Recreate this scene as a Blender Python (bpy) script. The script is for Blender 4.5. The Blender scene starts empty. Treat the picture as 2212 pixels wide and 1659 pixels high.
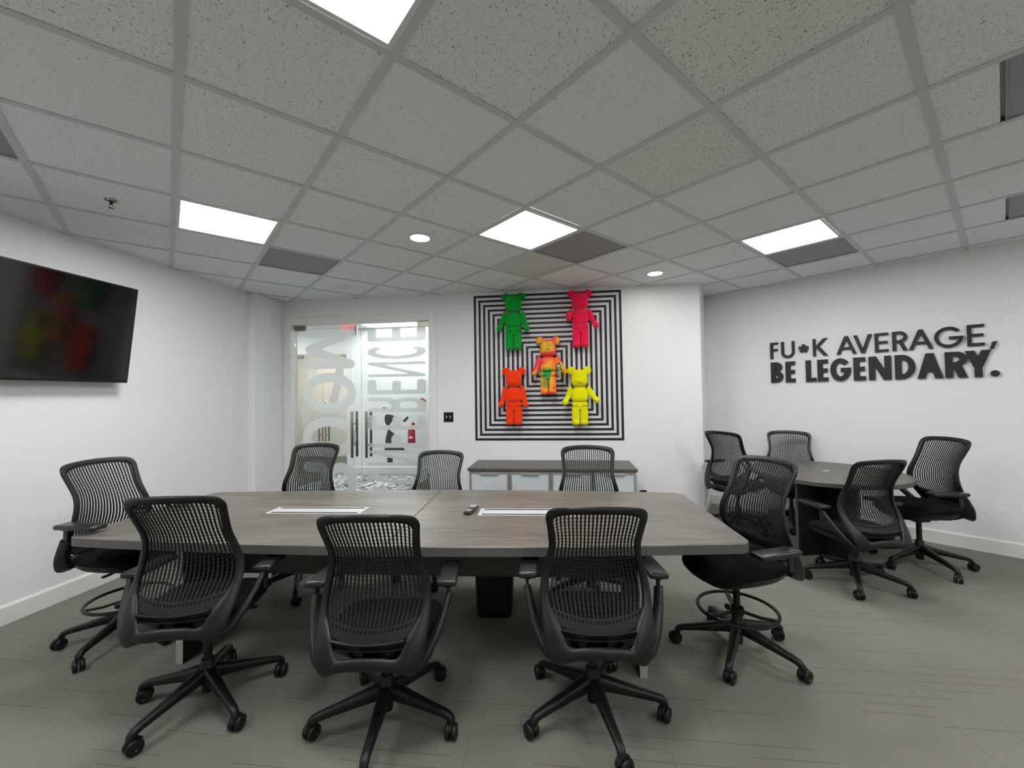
import bpy, bmesh, math, random
import numpy as np
from mathutils import Vector, Matrix
random.seed(7)
sc = bpy.context.scene
col = sc.collection
PI = math.pi
R = math.radians

# ---------------------------------------------------------------- camera
PHI = R(6.8); PITCH = .0255; ROLL = -.0153; CZ = 1.478
cam_d = bpy.data.cameras.new('camera'); cam = bpy.data.objects.new('camera', cam_d); col.objects.link(cam)
cam_d.sensor_fit = 'HORIZONTAL'; cam_d.sensor_width = 36.0; cam_d.lens = 36.0 * 889.88 / 2212
cam_d.clip_start = .03
_r = Vector((1, 0, 0)); _f = Vector((0, math.cos(PITCH), math.sin(PITCH))); _u = Vector((0, -math.sin(PITCH), math.cos(PITCH)))
_c, _s = math.cos(ROLL), math.sin(ROLL)
_r2 = _r * _c + _u * _s; _u2 = -_r * _s + _u * _c
_m = Matrix((_r2, _u2, -_f)).transposed().to_4x4()
cam.matrix_world = Matrix.Translation((0, 0, CZ)) @ Matrix.Rotation(PHI, 4, 'Z') @ _m
sc.camera = cam

# ---------------------------------------------------------------- world, exposure
w = bpy.data.worlds.new('world'); sc.world = w; w.use_nodes = True
w.node_tree.nodes['Background'].inputs[0].default_value = (.8, .85, .9, 1)
w.node_tree.nodes['Background'].inputs[1].default_value = .05
sc.view_settings.view_transform = 'Standard'; sc.view_settings.look = 'None'
sc.view_settings.gamma = 1; sc.view_settings.use_curve_mapping = False
sc.view_settings.exposure = 1.78
PANEL_E = 9.0      # luminous panels of the room
DOWN_E = 14.0      # round downlights
CORR_E = 5.5       # corridor panels

# ---------------------------------------------------------------- materials
def srgb(r, g, b):
    def f(c):
        c /= 255
        return c / 12.92 if c <= .04045 else ((c + .055) / 1.055) ** 2.4
    return (f(r), f(g), f(b), 1)
class NT:
    def __init__(s, name):
        s.m = bpy.data.materials.new(name); s.m.use_nodes = True
        s.t = s.m.node_tree; s.n = s.t.nodes
        s.b = s.n['Principled BSDF']; s.out = s.n['Material Output']
    def add(s, typ, **kw):
        n = s.n.new(typ)
        for k, v in kw.items(): setattr(n, k, v)
        return n
    def link(s, a, b): s.t.links.new(a, b)
    def val(s, node, **kw):
        for k, v in kw.items(): node.inputs[k.replace('_', ' ')].default_value = v
        return node
    def math(s, op, a, b=None, clamp=False):
        n = s.add('ShaderNodeMath', operation=op); n.use_clamp = clamp
        for i, x in enumerate((a, b)):
            if x is None: continue
            if isinstance(x, (int, float)): n.inputs[i].default_value = x
            else: s.link(x, n.inputs[i])
        return n.outputs[0]
    def mix(s, fac, a, b):
        n = s.add('ShaderNodeMix', data_type='RGBA')
        for i, x in ((0, fac), (6, a), (7, b)):
            if isinstance(x, (tuple, int, float)): n.inputs[i].default_value = x
            else: s.link(x, n.inputs[i])
        return n.outputs[2]
    def noise(s, vec, scale, detail=3, rough=.5, dist=0):
        n = s.add('ShaderNodeTexNoise'); n.inputs['Scale'].default_value = scale
        n.inputs['Detail'].default_value = detail; n.inputs['Roughness'].default_value = rough; n.inputs['Distortion'].default_value = dist
        if vec is not None: s.link(vec, n.inputs['Vector'])
        return n.outputs[0]
    def coord(s, scale=None, rot=None):
        c = s.add('ShaderNodeTexCoord').outputs['Object']
        if scale is None and rot is None: return c
        m = s.add('ShaderNodeMapping'); s.link(c, m.inputs[0])
        if scale: m.inputs['Scale'].default_value = scale
        if rot: m.inputs['Rotation'].default_value = rot
        return m.outputs[0]
    def ramp(s, fac, stops):
        r = s.add('ShaderNodeValToRGB'); e = r.color_ramp.elements
        while len(e) < len(stops): e.new(.5)
        for x, (p, c) in zip(e, stops): x.position = p; x.color = c
        s.link(fac, r.inputs[0]); return r.outputs[0]
    def bump(s, h, strength=.2, dist=.01):
        b = s.add('ShaderNodeBump'); b.inputs['Strength'].default_value = strength; b.inputs['Distance'].default_value = dist
        s.link(h, b.inputs['Height']); s.link(b.outputs[0], s.b.inputs['Normal'])
def plain(name, c, rough=.5, metal=0, spec=.5, grain=0, gscale=200, sheen=0):
    t = NT(name); t.b.inputs['Base Color'].default_value = c
    t.b.inputs['Roughness'].default_value = rough; t.b.inputs['Metallic'].default_value = metal
    t.b.inputs['Specular IOR Level'].default_value = spec
    if sheen: t.b.inputs['Sheen Weight'].default_value = sheen
    v = t.coord()
    n = t.noise(v, gscale, 2)
    d = tuple(x * .88 for x in c[:3]) + (1,)
    t.link(t.mix(n, d, c), t.b.inputs['Base Color'])
    if grain: t.bump(n, grain, .002)
    return t.m
def emis(name, c, e):
    t = NT(name); t.b.inputs['Base Color'].default_value = (.8, .8, .8, 1)
    t.b.inputs['Emission Color'].default_value = c; t.b.inputs['Emission Strength'].default_value = e
    return t.m
M = {}
M['wall'] = plain('wall_paint', srgb(239, 241, 241), .75, spec=.25, grain=.04, gscale=90)
M['trim'] = plain('trim_paint', srgb(236, 236, 234), .45, grain=.03)
M['column'] = M['wall']
M['black'] = plain('black_plastic', srgb(17, 18, 19), .42, spec=.4, grain=.15, gscale=900)
M['frame'] = plain('charcoal_plastic', srgb(21, 22, 23), .38, spec=.4, grain=.2, gscale=700)
M['net'] = plain('net_elastomer', srgb(18, 19, 20), .55, spec=.35, grain=.2, gscale=700)
M['seat'] = plain('seat_fabric', srgb(22, 22, 24), .95, spec=.15, grain=.5, gscale=500)
M['pad'] = plain('arm_pad_urethane', srgb(30, 30, 31), .30, grain=.1, gscale=500)
M['gloss'] = plain('black_gloss', srgb(20, 20, 21), .22)
M['laminate'] = plain('black_laminate', srgb(20, 20, 21), .5)
M['edge'] = plain('grey_edge_band', srgb(178, 178, 174), .45)
M['edge_dark'] = plain('table_edge_band', srgb(88, 87, 84), .5, grain=.1)
M['steel'] = plain('brushed_steel', srgb(150, 143, 132), .32, metal=1)
M['alum'] = plain('aluminium', srgb(196, 198, 200), .38, metal=.7)
M['box'] = plain('cable_box_anodised', srgb(205, 205, 207), .45, metal=.15)
M['slot'] = plain('slot_brush', srgb(14, 14, 14), .9)
M['fpanel'] = plain('frosted_door_panel', srgb(206, 213, 218), .55)
M['tvscreen'] = plain('tv_screen', srgb(10, 10, 11), .09, spec=.6)
M['tvbezel'] = plain('tv_bezel', srgb(14, 14, 15), .35)
M['sign'] = plain('sign_black', srgb(27, 26, 25), .55, grain=.1)
M['mwhite'] = plain('mural_white', srgb(226, 225, 232), .6)
M['mblack'] = plain('mural_black', srgb(22, 20, 24), .55)
M['bar'] = plain('ceiling_grid_paint', srgb(206, 209, 211), .6)
M['back'] = plain('ceiling_plenum', srgb(228, 228, 224), .9)
M['smooth'] = plain('smooth_tile', srgb(212, 218, 210), .55, spec=.3)
M['panelframe'] = plain('light_frame', srgb(225, 225, 222), .5)
M['panel'] = emis('light_diffuser', (1, .997, .99, 1), PANEL_E)
M['down'] = emis('downlight_lens', (1, .97, .94, 1), DOWN_E)
M['corr'] = emis('corridor_diffuser', (1, 1, 1, 1), CORR_E)
M['chrome'] = plain('chrome', srgb(190, 190, 190), .2, metal=1)
M['red'] = plain('red_print', srgb(170, 28, 40), .6)
M['redlit'] = emis('exit_red', srgb(225, 40, 50), .7)
M['exitwhite'] = plain('exit_white', srgb(235, 225, 225), .5)
M['dwhite'] = plain('print_white', srgb(240, 240, 240), .6)
M['dgrey'] = plain('print_grey', srgb(160, 160, 160), .6)
M['beige'] = plain('beige_paint', srgb(246, 228, 215), .8)
M['peach'] = plain('peach_paint', srgb(246, 214, 202), .8)
M['button'] = plain('remote_buttons', srgb(205, 205, 205), .5)
M['remote'] = plain('remote_body', srgb(52, 52, 53), .45)

def wood(name, c0, c1, c2, rough):
    t = NT(name); v = t.coord((1.6, 22, 22))
    n1 = t.noise(v, 2.2, 6, .62, .7)
    v2 = t.coord((.9, 120, 120)); n2 = t.noise(v2, 3, 3, .6)
    v3 = t.coord((.5, 3.2, 3.2)); n3 = t.noise(v3, 2, 2)
    f = t.math('ADD', t.math('MULTIPLY', n1, .6), t.math('ADD', t.math('MULTIPLY', n2, .22), t.math('MULTIPLY', n3, .18)))
    t.link(t.ramp(f, [(.36, c0), (.5, c1), (.62, c2)]), t.b.inputs['Base Color'])
    t.b.inputs['Roughness'].default_value = rough; t.b.inputs['Specular IOR Level'].default_value = .5
    t.bump(n2, .06, .002)
    return t.m
M['wood'] = wood('grey_wood', srgb(76, 71, 65), srgb(105, 99, 92), srgb(126, 121, 113), .36)
M['wood2'] = wood('grey_wood_dark', srgb(70, 65, 60), srgb(86, 81, 76), srgb(99, 94, 88), .4)
M['woodrail'] = wood('grey_wood_rail', srgb(58, 56, 54), srgb(70, 68, 65), srgb(80, 77, 74), .5)

def carpet():
    t = NT('carpet'); c = t.coord(); sp = t.add('ShaderNodeSeparateXYZ'); t.link(c, sp.inputs[0])
    X, Y = sp.outputs[0], sp.outputs[1]
    def lines(a, b, h, L, lw, thr):
        wob = t.math('MULTIPLY', t.math('SUBTRACT', t.noise(c, 3.0, 2), .5), .012)
        q = t.math('DIVIDE', t.math('ADD', b, wob), h)
        row = t.math('FLOOR', q); fr = t.math('FRACT', q)
        on = t.math('LESS_THAN', fr, lw / h)
        wn = t.add('ShaderNodeTexWhiteNoise', noise_dimensions='1D'); t.link(row, wn.inputs['W'])
        seg = t.math('FLOOR', t.math('ADD', t.math('DIVIDE', a, L), t.math('MULTIPLY', wn.outputs[0], 7.3)))
        w2 = t.add('ShaderNodeTexWhiteNoise', noise_dimensions='2D'); cb = t.add('ShaderNodeCombineXYZ')
        t.link(row, cb.inputs[0]); t.link(seg, cb.inputs[1]); t.link(cb.outputs[0], w2.inputs['Vector'])
        return t.math('MULTIPLY', on, t.math('GREATER_THAN', w2.outputs[0], thr))
    l1 = lines(X, Y, .060, .33, .0040, .72)
    l2 = lines(Y, X, .21, .17, .004, .72)
    l = t.math('MAXIMUM', l1, t.math('MULTIPLY', l2, .7))
    n = t.noise(c, 300, 2, .8); big = t.noise(c, 2.3, 3)
    base = t.mix(n, srgb(72, 72, 66), srgb(174, 173, 161))
    base = t.mix(t.math('MULTIPLY', big, .35), base, srgb(96, 92, 88))
    t.link(t.mix(t.math('MULTIPLY', l, .42), base, srgb(52, 50, 45)), t.b.inputs['Base Color'])
    t.b.inputs['Roughness'].default_value = .97; t.b.inputs['Specular IOR Level'].default_value = .1
    t.bump(t.math('SUBTRACT', n, l), .6, .006)
    return t.m
M['carpet'] = carpet()
def acoustic(name, c, dark, dens):
    t = NT(name); v = t.coord()
    d = t.add('ShaderNodeVectorMath', operation='SCALE'); d.inputs['Scale'].default_value = .02
    nn = t.add('ShaderNodeTexNoise'); nn.inputs['Scale'].default_value = 30; t.link(v, nn.inputs['Vector']); t.link(nn.outputs['Color'], d.inputs[0])
    a = t.add('ShaderNodeVectorMath', operation='ADD'); t.link(v, a.inputs[0]); t.link(d.outputs[0], a.inputs[1])
    mp = t.add('ShaderNodeMapping'); t.link(a.outputs[0], mp.inputs[0]); mp.inputs['Scale'].default_value = (1, .55, 1); mp.inputs['Rotation'].default_value = (0, 0, .5)
    n = t.noise(mp.outputs[0], 170, 1.0, .5, .6)
    n2 = t.noise(v, 260, 2)
    spots = t.ramp(n, [(dens, (0, 0, 0, 1)), (dens + .05, (1, 1, 1, 1))])
    oi = t.add('ShaderNodeObjectInfo')
    b = t.mix(t.math('MULTIPLY', oi.outputs['Random'], .35), c, tuple(x * .9 for x in c[:3]) + (1,))
    b = t.mix(t.math('MULTIPLY', n2, .25), b, tuple(x * .8 for x in c[:3]) + (1,))
    t.link(t.mix(spots, b, dark), t.b.inputs['Base Color'])
    t.b.inputs['Roughness'].default_value = .95; t.b.inputs['Specular IOR Level'].default_value = .1
    t.bump(t.math('MULTIPLY', spots, -1), .5, .004)
    return t.m
M['tile'] = acoustic('acoustic_tile', srgb(236, 239, 241), srgb(166, 167, 168), .64)
M['tile2'] = acoustic('acoustic_tile_aged', srgb(234, 235, 231), srgb(158, 156, 151), .625)
M['tile3'] = acoustic('acoustic_tile_new', srgb(236, 239, 241), srgb(185, 187, 188), .66)
def vent():
    t = NT('vent_grey'); v = t.coord()
    vo = t.add('ShaderNodeTexVoronoi'); vo.inputs['Scale'].default_value = 110; vo.inputs['Randomness'].default_value = 0; t.link(v, vo.inputs['Vector'])
    h = t.math('LESS_THAN', vo.outputs['Distance'], .28)
    t.link(t.mix(h, srgb(150, 151, 155), srgb(94, 94, 97)), t.b.inputs['Base Color']); t.b.inputs['Roughness'].default_value = .6
    return t.m
M['vent'] = vent()
def glass(name, tint, refl=1.0):
    t = NT(name); t.n.remove(t.b)
    tr = t.add('ShaderNodeBsdfTransparent'); tr.inputs[0].default_value = tint
    gl = t.add('ShaderNodeBsdfGlossy'); gl.inputs['Roughness'].default_value = .02; gl.inputs[0].default_value = (1, 1, 1, 1)
    fr = t.add('ShaderNodeFresnel'); fr.inputs[0].default_value = 1.45
    mx = t.add('ShaderNodeMixShader'); t.link(t.math('MULTIPLY', fr.outputs[0], refl), mx.inputs[0]); t.link(tr.outputs[0], mx.inputs[1]); t.link(gl.outputs[0], mx.inputs[2])
    t.link(mx.outputs[0], t.out.inputs[0]); return t.m
M['glass'] = glass('door_glass', (.93, .96, .95, 1), .8)
def film():
    t = NT('frosted_film'); t.n.remove(t.b)
    df = t.add('ShaderNodeBsdfDiffuse'); df.inputs[0].default_value = srgb(226, 230, 230)
    tl = t.add('ShaderNodeBsdfTranslucent'); tl.inputs[0].default_value = srgb(235, 238, 238)
    tr = t.add('ShaderNodeBsdfTransparent')
    m1 = t.add('ShaderNodeMixShader'); m1.inputs[0].default_value = .62; t.link(df.outputs[0], m1.inputs[1]); t.link(tl.outputs[0], m1.inputs[2])
    n = t.noise(t.coord(), 60, 2)
    m2 = t.add('ShaderNodeMixShader'); t.link(t.math('ADD', t.math('MULTIPLY', n, .04), .10), m2.inputs[0]); t.link(m1.outputs[0], m2.inputs[1]); t.link(tr.outputs[0], m2.inputs[2])
    t.link(m2.outputs[0], t.out.inputs[0]); return t.m
M['film'] = film()
def flock(name, c):
    t = NT(name); v = t.coord(); n = t.noise(v, 240, 2); n2 = t.noise(v, 14, 3)
    d = tuple(x * .72 for x in c[:3]) + (1,)
    t.link(t.mix(t.math('ADD', t.math('MULTIPLY', n, .4), t.math('MULTIPLY', n2, .3)), c, d), t.b.inputs['Base Color'])
    t.b.inputs['Roughness'].default_value = .95; t.b.inputs['Specular IOR Level'].default_value = .1
    t.b.inputs['Sheen Weight'].default_value = .25; t.b.inputs['Sheen Roughness'].default_value = .5
    t.bump(n, .5, .004); return t.m
M['green'] = flock('flock_green', srgb(0, 158, 46)); M['pink'] = flock('flock_pink', srgb(255, 32, 82))
M['orange'] = flock('flock_orange', srgb(255, 62, 8)); M['yellow'] = flock('flock_yellow', srgb(238, 236, 0))
def spray():
    t = NT('sprayed_paint'); v = t.coord(); n = t.noise(v, 5.0, 2, .5, .3)
    t.link(t.ramp(n, [(.33, srgb(20, 150, 60)), (.41, srgb(190, 150, 20)), (.47, srgb(240, 180, 20)), (.53, srgb(248, 110, 30)), (.60, srgb(236, 62, 84))]), t.b.inputs['Base Color'])
    t.b.inputs['Roughness'].default_value = .6; return t.m
M['spray'] = spray()
def canmat():
    t = NT('can_print'); v = t.coord((30, 30, 9)); n = t.noise(v, 3, 3, .7)
    t.link(t.ramp(n, [(.42, srgb(26, 25, 22)), (.5, srgb(80, 74, 40)), (.56, srgb(190, 182, 150))]), t.b.inputs['Base Color'])
    t.b.inputs['Roughness'].default_value = .25; t.b.inputs['Metallic'].default_value = .5; return t.m
M['can'] = canmat()
def marble():
    t = NT('mat_marble'); v = t.coord(); n = t.noise(v, 6, 6, .65, 2.5)
    t.link(t.ramp(n, [(.40, srgb(70, 72, 74)), (.5, srgb(150, 152, 152)), (.58, srgb(215, 216, 216))]), t.b.inputs['Base Color'])
    t.b.inputs['Roughness'].default_value = .9; return t.m
M['marble'] = marble()

# ---------------------------------------------------------------- mesh helpers
class MB:
    def __init__(s): s.v = []; s.f = []
    def add(s, vs, fs):
        o = len(s.v); s.v += [tuple(x) for x in vs]; s.f += [tuple(i + o for i in f) for f in fs]; return s
    def box(s, c, d, rz=0, ry=0, rx=0):
        vs = []
        m = Matrix.Rotation(rz, 3, 'Z') @ Matrix.Rotation(ry, 3, 'Y') @ Matrix.Rotation(rx, 3, 'X')
        for x in (-1, 1):
            for y in (-1, 1):
                for z in (-1, 1): vs.append(m @ Vector((x * d[0] / 2, y * d[1] / 2, z * d[2] / 2)) + Vector(c))
        return s.add(vs, [(0, 1, 3, 2), (4, 6, 7, 5), (0, 4, 5, 1), (2, 3, 7, 6), (0, 2, 6, 4), (1, 5, 7, 3)])
    def bb(s, x0, x1, y0, y1, z0, z1): return s.box(((x0 + x1) / 2, (y0 + y1) / 2, (z0 + z1) / 2), (x1 - x0, y1 - y0, z1 - z0))
    def rbox(s, c, d, r, seg=3, rz=0, ry=0, rx=0):
        bm = bmesh.new(); bmesh.ops.create_cube(bm, size=1)
        for v in bm.verts: v.co = Vector((v.co.x * d[0], v.co.y * d[1], v.co.z * d[2]))
        bmesh.ops.bevel(bm, geom=bm.edges[:], offset=r, segments=seg, affect='EDGES', profile=.5)
        m = Matrix.Rotation(rz, 3, 'Z') @ Matrix.Rotation(ry, 3, 'Y') @ Matrix.Rotation(rx, 3, 'X')
        bm.verts.index_update()
        vs = [m @ v.co + Vector(c) for v in bm.verts]; fs = [[v.index for v in f.verts] for f in bm.faces]; bm.free()
        return s.add(vs, fs)
    def prism(s, poly, z0, z1):
        n = len(poly)
        vs = [(x, y, z0) for x, y in poly] + [(x, y, z1) for x, y in poly]
        fs = [tuple(range(n))[::-1], tuple(range(n, 2 * n))] + [(i, (i + 1) % n, n + (i + 1) % n, n + i) for i in range(n)]
        return s.add(vs, fs)
    def loft(s, rings, cap=True, closed=True):
        n = len(rings[0]); vs = [p for r in rings for p in r]; fs = []
        for k in range(len(rings) - 1):
            for i in range(n if closed else n - 1):
                j = (i + 1) % n; fs.append((k * n + i, k * n + j, (k + 1) * n + j, (k + 1) * n + i))
        if cap: fs.append(tuple(range(n))[::-1]); fs.append(tuple(range((len(rings) - 1) * n, len(rings) * n)))
        return s.add(vs, fs)
    def lathe(s, prof, n=24, c=(0, 0, 0), axis='Z', cap=True):
        rings = []
        for r, h in prof:
            ring = []
            for i in range(n):
                a = 2 * PI * i / n; x, y = r * math.cos(a), r * math.sin(a)
                p = {'Z': (x, y, h), 'Y': (x, h, -y), 'X': (h, x, y)}[axis]
                ring.append((p[0] + c[0], p[1] + c[1], p[2] + c[2]))
            rings.append(ring)
        return s.loft(rings, cap)
    def tube(s, pts, rad, n=10, cap=True, closed=False):
        pts = [Vector(p) for p in pts]; N = len(pts); rings = []
        rs = rad if isinstance(rad, (list, tuple)) else [rad] * N
        prev = None
        for i, p in enumerate(pts):
            if closed: tg = pts[(i + 1) % N] - pts[i - 1]
            else: tg = pts[min(i + 1, N - 1)] - pts[max(i - 1, 0)]
            tg.normalize()
            if prev is None:
                a = Vector((0, 0, 1)) if abs(tg.z) < .9 else Vector((1, 0, 0)); u = tg.cross(a).normalized()
            else: u = (prev - tg * prev.dot(tg)).normalized()
            prev = u; v = tg.cross(u)
            rings.append([p + (u * math.cos(2 * PI * k / n) + v * math.sin(2 * PI * k / n)) * rs[i] for k in range(n)])
        if closed: rings.append(rings[0]); return s.loft(rings, False)
        return s.loft(rings, cap)
    def sweep(s, pts, wh, up, n=8, power=4):
        """rounded-box section swept along pts; wh = (half width across, half height along up) per point"""
        pts = [Vector(p) for p in pts]; N = len(pts); rings = []
        for i, p in enumerate(pts):
            tg = (pts[min(i + 1, N - 1)] - pts[max(i - 1, 0)]).normalized()
            u = Vector(up); u = (u - tg * u.dot(tg)).normalized(); a = tg.cross(u)
            hw, hh = wh[i]; ring = []
            for k in range(n * 2):
                th = 2 * PI * (k + .5) / (n * 2); cx, sy = math.cos(th), math.sin(th)
                e = 2.0 / power
                ring.append(p + a * hw * math.copysign(abs(cx) ** e, cx) + u * hh * math.copysign(abs(sy) ** e, sy))
            rings.append(ring)
        return s.loft(rings, True)
    def sphere(s, c, r, nu=20, nv=12, power=2.0, fn=None):
        rings = []
        e = 2.0 / power
        sg = lambda x: math.copysign(abs(x) ** e, x)
        for j in range(1, nv):
            ph = -PI / 2 + PI * j / nv; ring = []
            for i in range(nu):
                th = 2 * PI * i / nu
                p = Vector((sg(math.cos(ph)) * sg(math.cos(th)) * r[0], sg(math.cos(ph)) * sg(math.sin(th)) * r[1], sg(math.sin(ph)) * r[2]))
                if fn: p = Vector(fn(p))
                ring.append(p + Vector(c))
            rings.append(ring)
        vs = [p for q in rings for p in q]; nr = len(rings); fs = []
        for k in range(nr - 1):
            for i in range(nu):
                j = (i + 1) % nu; fs.append((k * nu + i, k * nu + j, (k + 1) * nu + j, (k + 1) * nu + i))
        b = Vector((0, 0, -r[2])); t = Vector((0, 0, r[2]))
        if fn: b = Vector(fn(b)); t = Vector(fn(t))
        vs += [b + Vector(c), t + Vector(c)]; B = nr * nu
        for i in range(nu):
            j = (i + 1) % nu; fs.append((B, j, i)); fs.append((B + 1, (nr - 1) * nu + i, (nr - 1) * nu + j))
        return s.add(vs, fs)
    def mesh(s, name, smooth=None, bevel=0):
        me = bpy.data.meshes.new(name); me.from_pydata(s.v, [], s.f)
        bm = bmesh.new(); bm.from_mesh(me)
        if bevel:
            es = [e for e in bm.edges if len(e.link_faces) == 2 and e.calc_face_angle(0) > .6]
            bmesh.ops.bevel(bm, geom=es, offset=bevel, segments=2, affect='EDGES', profile=.5)
        bmesh.ops.recalc_face_normals(bm, faces=bm.faces[:]); bm.to_mesh(me); bm.free()
        if smooth:
            me.shade_smooth()
            if smooth is not True: me.set_sharp_from_angle(angle=R(smooth))
        return me
    def build(s, name, mat, parent=None, smooth=None, bevel=0, loc=None, rot=None):
        return ob(name, s.mesh(name, smooth, bevel), mat, parent, loc, rot)
def ob(name, me, mat, parent=None, loc=None, rot=None):
    if mat is not None and not me.materials: me.materials.append(M[mat] if isinstance(mat, str) else mat)
    o = bpy.data.objects.new(name, me); col.objects.link(o)
    if parent is not None: o.parent = parent
    if loc is not None: o.location = loc
    if rot is not None: o.rotation_euler = rot
    return o
def empty(name, loc=(0, 0, 0), rz=0):
    o = bpy.data.objects.new(name, None); col.objects.link(o); o.location = loc; o.rotation_euler = (0, 0, rz); o.empty_display_size = .1; return o
def tag(o, label, cat, group=None):
    o['label'] = label; o['category'] = cat
    if group: o['group'] = group
    return o
def struct(o, label=None):
    o['kind'] = 'structure'
    if label: o['label'] = label
    return o
def catmull(P, k, closed=False):
    P = [np.array(p, float) for p in P]; n = len(P); out = []
    for i in range(n if closed else n - 1):
        p0 = P[(i - 1) % n] if closed or i > 0 else 2 * P[0] - P[1]
        p1 = P[i]; p2 = P[(i + 1) % n]; p3 = P[(i + 2) % n] if closed or i + 2 < n else 2 * P[-1] - P[-2]
        for j in range(k):
            t = j / k
            out.append(.5 * ((2 * p1) + (-p0 + p2) * t + (2 * p0 - 5 * p1 + 4 * p2 - p3) * t * t + (-p0 + 3 * p1 - 3 * p2 + p3) * t ** 3))
    if not closed: out.append(P[-1])
    return out

# ================================================================ ROOM SHELL
CE = 2.745; XL = -3.71; YB = 5.015; YR = -2.6; XR = 5.2
RW0 = Vector((1.94, 5.80)); RWD = Vector((2.04, -1.77)).normalized()
CORN = (1.623, YB)
RW1 = RW0 + RWD * ((XR - RW0.x) / RWD.x)
DX0, DX1, DZ = -3.515, -1.632, 2.445      # door opening
def wall_seg(name, a, b, z0=0, z1=CE + .12, t=.12, mat='wall', side=1):
    a = Vector(a); b = Vector(b); d = (b - a).normalized(); n = Vector((-d.y, d.x)) * side * t
    m = MB().prism([tuple(a), tuple(b), tuple(b + n), tuple(a + n)], z0, z1)
    return struct(m.build(name, mat))
fl = MB().bb(-8.2, XR + .3, YR - .2, 9.8, -.06, 0).build('floor', 'carpet'); struct(fl, 'grey carpet with fine dark lines')
wall_seg('wall_left', (XL, YR), (XL, YB + .12), side=1)
m = MB().bb(XL, DX0, YB, YB + .12, 0, CE + .12).bb(DX1, CORN[0], YB, YB + .12, 0, CE + .12).bb(DX0, DX1, YB, YB + .12, DZ, CE + .12)
struct(m.build('wall_back', 'wall'))
wall_seg('wall_return', CORN, tuple(RW0), side=1)
wall_seg('wall_right', tuple(RW0), tuple(RW1), side=1)
wall_seg('wall_side', tuple(RW1), (XR, YR), side=1)
wall_seg('wall_rear', (XR, YR), (XL, YR), side=1)
# shallow pilaster in the left corner
struct(MB().bb(XL, XL + .085, 4.51, YB, 0, CE).build('wall_pilaster', 'wall', bevel=.004))
def baseboard(name, a, b, side, h=.125, t=.015):
    a = Vector(a); b = Vector(b); d = (b - a).normalized(); n = Vector((-d.y, d.x)) * side
    prof = [(0, 0), (t, 0), (t, h - .012), (t * .6, h), (0, h)]
    rings = [[(p.x + n.x * o, p.y + n.y * o, z) for o, z in prof] for p in (a, b)]
    return struct(MB().loft(rings).build(name, 'trim'))
baseboard('baseboard_left', (XL, YR), (XL, 4.51), -1)
baseboard('baseboard_pilaster', (XL + .085, 4.51), (XL + .085, YB), -1)
baseboard('baseboard_back', (DX1 + .095, YB), CORN, -1)
baseboard('baseboard_return', CORN, tuple(RW0), -1)
baseboard('baseboard_right', tuple(RW0), tuple(RW1), -1)
baseboard('baseboard_side', tuple(RW1), (XR, YR), -1)
# ceiling: hung grid, slanted against the room
T1 = .6096; T2 = .6096 * 1.0179; TH = .8734
_o = Vector((-.8127 * .6096, 1.0425 * .6096)); _e1 = Vector((math.sin(TH), math.cos(TH))); _e2 = Vector((-math.cos(TH), math.sin(TH)))
_rot = Matrix.Rotation(PHI, 2)
GO = _rot @ _o; E1 = _rot @ _e1; E2 = _rot @ _e2
def gp(i, j): return GO + E1 * (i * T1) + E2 * (j * T2)
RA = [(XL, YR), (XR, YR), (XR, RW1.y), (RW0.x + (RW0.y - YB) / -RWD.y * RWD.x, YB), (XL, YB)]
RB = [CORN, RA[3], tuple(RW0)]
def clip(poly, clipper):
    out = [Vector(p) for p in poly]
    n = len(clipper)
    for i in range(n):
        a = Vector(clipper[i]); b = Vector(clipper[(i + 1) % n]); d = b - a
        ins = lambda p: d.x * (p.y - a.y) - d.y * (p.x - a.x) >= -1e-9
        inp, out = out, []
        for k in range(len(inp)):
            p, q = inp[k], inp[(k + 1) % len(inp)]
            if ins(p): out.append(p)
            if ins(p) != ins(q):
                fp = d.x * (p.y - a.y) - d.y * (p.x - a.x); fq = d.x * (q.y - a.y) - d.y * (q.x - a.x)
                out.append(p + (q - p) * (fp / (fp - fq)))
        if not out: return []
    return out
def area(p): return abs(sum(p[i].x * p[(i + 1) % len(p)].y - p[(i + 1) % len(p)].x * p[i].y for i in range(len(p)))) / 2
cm = MB()
for P in (RA, RB): cm.prism(P, CE + .03, CE + .10)
ceil = struct(cm.build('ceiling', 'back'), 'white lay-in tile ceiling laid askew to the walls')
LIGHTS = {(0, 0), (0, 4), (3, 2), (6, 0), (3, -4), (6, -4), (-3, 2), (0, -4)}
VENTS = {(1, 5), (4, 2), (7, 0), (-2, 3)}
AGED = {(3, 0), (2, -1)}
NEWT = {(4, 0), (4, 1), (2, 0), (5, -1)}
half_vents = {(4, -2): .66, (7, -2): .63}
INS = .017
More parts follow.
